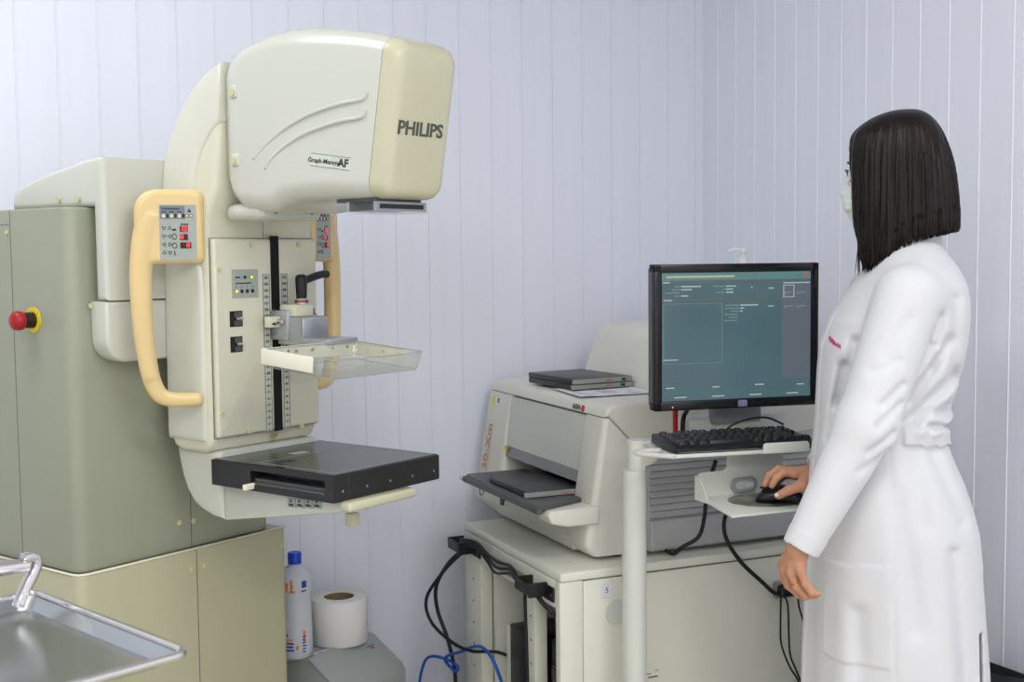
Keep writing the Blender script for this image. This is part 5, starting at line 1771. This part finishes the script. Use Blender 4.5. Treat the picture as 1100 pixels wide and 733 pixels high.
mk_ = sdf_object('face_mask', [(mask_fn, (-0.15, -0.11, 1.35), (0.03, 0.11, 1.50), 0.0022)], M_MASK, pe, 1)
for s_ in (-1, 1):
    pl = []
    for (lx, ly, lz) in ((-0.030, 0.064, -0.030), (-0.008, 0.074, -0.012), (0.012, 0.078, 0.012), (0.030, 0.079, -0.005), (0.026, 0.076, -0.035), (-0.005, 0.067, -0.055), (-0.030, 0.058, -0.072)):
        ly *= s_
        pl.append((head_c[0] + lx * math.cos(HA) + ly * math.sin(HA), head_c[1] - lx * math.sin(HA) + ly * math.cos(HA), 1.482 + lz))
    MB().tube(catmull(pl, 5), 0.0015, 6).build('ear_loop', M_MASK, mk_, smooth=True)

# hair: a straight bob, longer towards the face
HT = [(1.6125, 0.005, 0.045, 0.02), (1.608, -0.020, 0.058, 0.042), (1.598, -0.042, 0.070, 0.060), (1.588, -0.058, 0.079, 0.070), (1.575, -0.075, 0.088, 0.079), (1.558, -0.086, 0.097, 0.086), (1.53, -0.090, 0.108, 0.092), (1.50, -0.091, 0.1165, 0.096),
      (1.45, -0.0895, 0.124, 0.099), (1.41, -0.087, 0.127, 0.101), (1.37, -0.083, 0.127, 0.102), (1.32, -0.075, 0.122, 0.099), (1.27, -0.066, 0.11, 0.093)]


def smooth_table(tab, step=0.002, sig=0.007):
    t = sorted(tab)
    z = np.arange(t[0][0], t[-1][0] + 1e-6, step)
    k = np.exp(-0.5 * (np.arange(-12, 13) * step / sig) ** 2)
    k /= k.sum()
    cols = []
    for i in (1, 2, 3):
        v = np.interp(z, [c[0] for c in t], [c[i] for c in t])
        e = np.concatenate([2 * v[0] - v[12:0:-1], v, 2 * v[-1] - v[-2:-14:-1]])
        cols.append(np.convolve(e, k, 'valid'))
    return [(float(a), float(b), float(c), float(d)) for a, b, c, d in zip(z, *cols)]


HT = smooth_table(HT)


def hair_fn(X, Y, Z):
    x, y = X - 0.004, Y - 0.003
    ang = np.arctan2(y, x - 0.015)
    d = stack(X, Y - 0.003, Z, HT, 2.55)
    d = smax(d, Z - 1.611, 0.006)
    fade = np.clip((1.605 - Z) / 0.10, 0, 1)
    d = d + fade * (0.0013 * np.sin(ang * 61 + Z * 6) + 0.0011 * np.sin(ang * 37 + 2 - Z * 9) + 0.0008 * np.sin(ang * 113 + Z * 14) + 0.0014 * np.sin(ang * 17 + 1))
    # parting
    d = d + 0.004 * np.exp(-((Y - 0.012) / 0.004) ** 2) * np.clip((Z - 1.56) / 0.03, 0, 1)
    zc = np.interp(X, [-0.085, -0.066, -0.037, 0.0, 0.032, 0.064, 0.11, 0.14], [1.283, 1.282, 1.305, 1.333, 1.350, 1.358, 1.368, 1.372])
    zc = zc + 0.005 * np.sin(ang * 45) + 0.003 * np.sin(ang * 90 + 1)
    d = smax(d, zc - Z, 0.006)
    # hollow inside and open at the face
    inner = stack(X, Y - 0.003, Z, [(z, f + 0.012, b - 0.016, max(h_ - 0.016, 0.004)) for z, f, b, h_ in HT], 2.4)
    inner = np.maximum(inner, Z - 1.40)
    d = smax(d, -inner, 0.004)
    xr, yr = headrot(X, Y)
    gap = np.maximum(np.abs(yr) - np.interp(Z, [1.27, 1.36, 1.50, 1.555, 1.575], [0.072, 0.070, 0.062, 0.045, 0.0]), xr - (-0.045))
    gap = np.maximum(gap, Z - 1.565)
    return smax(d, -gap, 0.006)


hr = sdf_object('hair', [(hair_fn, (-0.11, -0.12, 1.255), (0.145, 0.125, 1.625), 0.0023)], M_HAIR, pe, 1)
# loose strands at the front tip and along the hem
rs = random.Random(5)
m = MB()
hz = sorted(HT)


def hull(x, z, out=0.0006):
    f_, b_, h_ = [float(np.interp(z, [c[0] for c in hz], [c[i] for c in hz])) for i in (1, 2, 3)]
    cx_, rx_ = (f_ + b_) / 2, (b_ - f_) / 2
    q = max(0.0, 1 - min(1, abs((x - cx_) / rx_)) ** 2.55) ** (1 / 2.55)
    return 0.003 - h_ * q - out


for k in range(60):
    x0 = rs.uniform(-0.074, -0.028)
    zt = rs.uniform(1.42, 1.36)
    zb = 1.278 + (x0 + 0.078) * 0.55 + rs.uniform(-0.006, 0.012)
    x1 = x0 + rs.uniform(-0.002, 0.005)
    zm = (zt + zb) / 2
    m.tube(catmull([(x0 - 0.003, hull(x0 - 0.003, zt, -0.001), zt), (x0, hull(x0, zm), zm), (x1, hull(x1, max(zb, 1.30)) + 0.002, zb)], 3), [0.0009, 0.0012, 0.0013, 0.0012, 0.0011, 0.0008, 0.0003], 5)
for k in range(110):
    t = rs.uniform(-0.03, 0.118)
    zb = float(np.interp(t, [-0.037, 0.0, 0.032, 0.064, 0.11, 0.14], [1.305, 1.333, 1.350, 1.358, 1.368, 1.372])) - rs.uniform(0.0, 0.008)
    m.tube([(t, hull(t, zb + 0.05, -0.001), zb + 0.05), (t + rs.uniform(-0.001, 0.001), hull(t, zb + 0.022), zb + 0.022), (t + rs.uniform(-0.002, 0.002), hull(t, zb) + 0.002, zb)], [0.0009, 0.0011, 0.0003], 5)
st_ = m.build('hair_ends', M_HAIR, hr, smooth=True)
st_['kind'] = 'stuff'


# coat
CT = [(0.34, -0.172, 0.198, 0.215), (0.47, -0.168, 0.193, 0.212), (0.62, -0.165, 0.182, 0.205), (0.754, -0.163, 0.172, 0.196), (0.80, -0.162, 0.160, 0.190), (0.852, -0.160, 0.143, 0.180), (0.90, -0.157, 0.122, 0.163), (0.945, -0.152, 0.106, 0.148),
      (0.985, -0.149, 0.109, 0.146), (1.03, -0.147, 0.121, 0.150), (1.08, -0.145, 0.134, 0.158), (1.135, -0.141, 0.144, 0.166), (1.185, -0.123, 0.148, 0.172), (1.225, -0.098, 0.146, 0.174), (1.26, -0.074, 0.139, 0.166),
      (1.29, -0.055, 0.125, 0.140), (1.31, -0.045, 0.112, 0.108), (1.33, -0.038, 0.098, 0.082), (1.35, -0.034, 0.088, 0.068)]


def seg(X, Z, p):
    (x0, z0), (x1, z1) = p[0], p[1]
    dx, dz = x1 - x0, z1 - z0
    t = np.clip(((X - x0) * dx + (Z - z0) * dz) / (dx * dx + dz * dz), 0, 1)
    return np.sqrt((X - x0 - t * dx) ** 2 + (Z - z0 - t * dz) ** 2)


FOLDS = [  # (p0, p1, radius, depth) in (x, z) seen from their left side
    ((0.040, 1.165), (0.008, 1.120), 0.008, 0.010), ((0.008, 1.120), (-0.022, 1.060), 0.010, 0.010),
    ((0.085, 1.150), (0.010, 1.035), 0.012, 0.008), ((0.105, 1.080), (0.020, 1.010), 0.014, 0.009),
    ((0.095, 1.020), (0.000, 0.990), 0.012, 0.007), ((0.060, 1.200), (0.050, 1.10), 0.010, 0.004),
    ((0.115, 0.972), (0.050, 0.985), 0.006, 0.006), ((0.095, 1.23), (0.10, 1.10), 0.014, 0.004),
    ((-0.090, 1.15), (-0.115, 1.02), 0.010, 0.006), ((-0.110, 1.10), (-0.130, 0.95), 0.010, 0.006),
    ((0.06, 0.925), (0.115, 0.80), 0.016, 0.005), ((0.02, 0.93), (0.03, 0.80), 0.018, 0.004),
    ((-0.02, 0.86), (0.02, 0.60), 0.022, 0.004), ((0.09, 0.74), (0.12, 0.42), 0.016, 0.005), ((-0.09, 0.62), (-0.08, 0.38), 0.018, 0.004)]
RIDGES = [((0.060, 1.135), (0.0, 1.06), 0.009, 0.007), ((0.10, 1.055), (0.03, 0.975), 0.012, 0.006), ((0.13, 1.0), (0.06, 0.968), 0.008, 0.006),
          ((0.05, 1.155), (0.035, 1.185), 0.008, 0.007), ((0.085, 0.90), (0.15, 0.70), 0.02, 0.003)]
SLFOLD = [((-0.022, 1.075), (-0.060, 1.040), 0.008, 0.008), ((-0.025, 1.040), (-0.070, 1.000), 0.008, 0.007), ((-0.040, 0.985), (-0.085, 0.950), 0.008, 0.008),
          ((-0.050, 0.945), (-0.10, 0.915), 0.010, 0.006), ((-0.030, 1.12), (-0.075, 1.10), 0.010, 0.005), ((-0.01, 1.20), (-0.05, 1.13), 0.012, 0.005)]


def coat_torso(X, Y, Z):
    d = stack(X, Y, Z, CT, 2.25)
    # shoulders and yoke
    for s_ in (-1, 1):
        d = smin(d, cone(X, Y, Z, (0.03, s_ * 0.06, 1.285), (0.015, s_ * 0.150, 1.248), 0.060, 0.050), 0.03)
    for (p0, p1, r_, dp) in FOLDS:
        d = d + 2.0 * dp * np.exp(-(seg(X, Z, (p0, p1)) / r_) ** 2)
    for (p0, p1, r_, dp) in RIDGES:
        d = d - 1.3 * dp * np.exp(-(seg(X, Z, (p0, p1)) / r_) ** 2)
    low = np.clip((0.80 - Z) / 0.3, 0, 1)
    ang = np.arctan2(Y, X)
    d = d + low * (0.004 * np.sin(ang * 7 + Z * 3) + 0.002 * np.sin(ang * 13 + 1))
    # half belt at the back waist
    belt = (np.abs(Z - (0.957 - 0.12 * (X - 0.09))) < 0.018) & (X > -0.002)
    d = d - 0.0065 * belt
    # side seam and pocket edge
    d = d + 0.0022 * np.exp(-((X + 0.028 - (0.95 - Z) * 0.01) / 0.0035) ** 2) * (Z < 0.965) * (np.abs(Y) > 0.08)
    pk = (X > -0.150) & (X < -0.032) & (Z < 0.715 + 0.08 * (X + 0.09)) & (Z > 0.52) & (np.abs(Y) > 0.05)
    d = d - 0.0028 * pk
    # centre front placket
    d = d - 0.003 * ((np.abs(Y) < 0.02) & (X < 0) & (Z < 1.2))
    return d


def coat_fn(X, Y, Z):
    d = coat_torso(X, Y, Z)
    # hems: front a little longer than the vented tail
    d = np.maximum(d, 0.402 - Z)
    tail = (X > 0.152 + (0.60 - Z) * 0.02)
    d = np.where(tail, np.maximum(d, 0.445 + 0.5 * (0.19 - X) * 0.4 - Z), d)
    # back vent
    vx = 0.152 + (0.60 - Z) * 0.02
    d = np.maximum(d, -np.maximum(np.abs(X - vx) - 0.0035, Z - 0.575))
    # collar
    ring = np.abs(stack(X, Y, Z, [(1.28, -0.05, 0.108, 0.085), (1.33, -0.036, 0.094, 0.068), (1.372, -0.026, 0.088, 0.058)], 2.1)) - 0.0055
    ring = np.maximum(np.maximum(ring, 1.30 - Z), Z - (1.352 + 0.10 * X))
    d = smin(d, ring, 0.004)
    # near sleeve
    cut = Z - 10
    s1 = smin(cone(X, Y, Z, (0.000, -0.158, 1.236), (-0.083, -0.200, 0.990), 0.064, 0.057), cone(X, Y, Z, (-0.083, -0.200, 0.990), (-0.228, -0.222, 0.715), 0.057, 0.031), 0.02)
    for (p0, p1, r_, dp) in SLFOLD:
        s1 = s1 + dp * np.exp(-(seg(X, Z, (p0, p1)) / r_) ** 2)
    ax_ = np.array((-0.145, -0.022, -0.275))
    ax_ /= np.linalg.norm(ax_)
    pr = (X + 0.2065) * ax_[0] + (Y + 0.2185) * ax_[1] + (Z - 0.757) * ax_[2]
    s1 = s1 - 0.0015 * (pr > -0.036)
    s1 = np.maximum(s1, pr)
    s1 = np.maximum(s1, -np.maximum(cone(X, Y, Z, (-0.19, -0.216, 0.79), (-0.24, -0.224, 0.70), 0.029, 0.029), -(pr + 0.03)))
    # far sleeve
    s2 = smin(cone(X, Y, Z, (0.000, 0.158, 1.236), (-0.02, 0.188, 0.985), 0.062, 0.052), cone(X, Y, Z, (-0.02, 0.188, 0.985), (-0.150, 0.060, 0.846), 0.050, 0.030), 0.02)
    ax2 = np.array((-0.13, -0.128, -0.139))
    ax2 /= np.linalg.norm(ax2)
    pr2 = (X + 0.128) * ax2[0] + (Y - 0.075) * ax2[1] + (Z - 0.860) * ax2[2]
    s2 = np.maximum(s2, pr2)
    s2 = np.maximum(s2, -np.maximum(cone(X, Y, Z, (-0.11, 0.09, 0.865), (-0.16, 0.05, 0.84), 0.0255, 0.0255), -(pr2 + 0.025)))
    return smin(smin(d, s1, 0.010), s2, 0.010)


ctt = sdf_object('white_coat', [(coat_fn, (-0.26, -0.275, 0.345), (0.215, 0.27, 1.38), 0.0042)], M_COAT, pe, 1)
# stand-up lettering on the chest: small pink embroidery
m = MB()
rs = random.Random(2)
pts = []
for k in range(34):
    y_ = -0.050 - 0.00165 * k
    z_ = 1.152 - 0.00042 * k + 0.0045 * math.sin(k * 1.9) * (1 if k % 6 else 0.3)
    f_, b_, h_ = [float(np.interp(z_, [c[0] for c in CT], [c[i] for c in CT])) for i in (1, 2, 3)]
    rx_ = (b_ - f_) / 2
    pts.append((f_ + rx_ - rx_ * (1 - abs(y_ / h_) ** 2.25) ** (1 / 2.25) - 0.0015, y_, z_))
m.tube(pts, 0.0009, 6)
m.build('pink_embroidery', M_PINK, ctt, smooth=True)

# trousers and shoes below the hem
def trouser_fn(X, Y, Z):
    d = None
    for s_ in (-1, 1):
        c = smin(cone(X, Y, Z, (0.02, s_ * 0.085, 0.60), (0.005, s_ * 0.09, 0.46), 0.080, 0.070), cone(X, Y, Z, (0.005, s_ * 0.09, 0.46), (0.03, s_ * 0.09, 0.05), 0.070, 0.054), 0.02)
        d = c if d is None else np.minimum(d, c)
    return np.maximum(d, 0.075 - Z)


sdf_object('trousers', [(trouser_fn, (-0.12, -0.2, 0.06), (0.14, 0.2, 0.62), 0.006)], M_TROUS, pe, 1)


def shoe_fn(s_):
    def fn(X, Y, Z):
        d = smin(cone(X, Y, Z, (0.040, s_ * 0.09, 0.048), (-0.135, s_ * 0.102, 0.038), 0.046, 0.040), cone(X, Y, Z, (0.04, s_ * 0.09, 0.05), (0.032, s_ * 0.09, 0.085), 0.044, 0.042), 0.02)
        return np.maximum(d, 0.0015 - Z)
    return fn


for s_ in (-1, 1):
    sdf_object('shoe', [(shoe_fn(s_), (-0.20, s_ * 0.095 - 0.07, 0.0), (0.10, s_ * 0.095 + 0.07, 0.14), 0.004)], M_SHOE, pe)
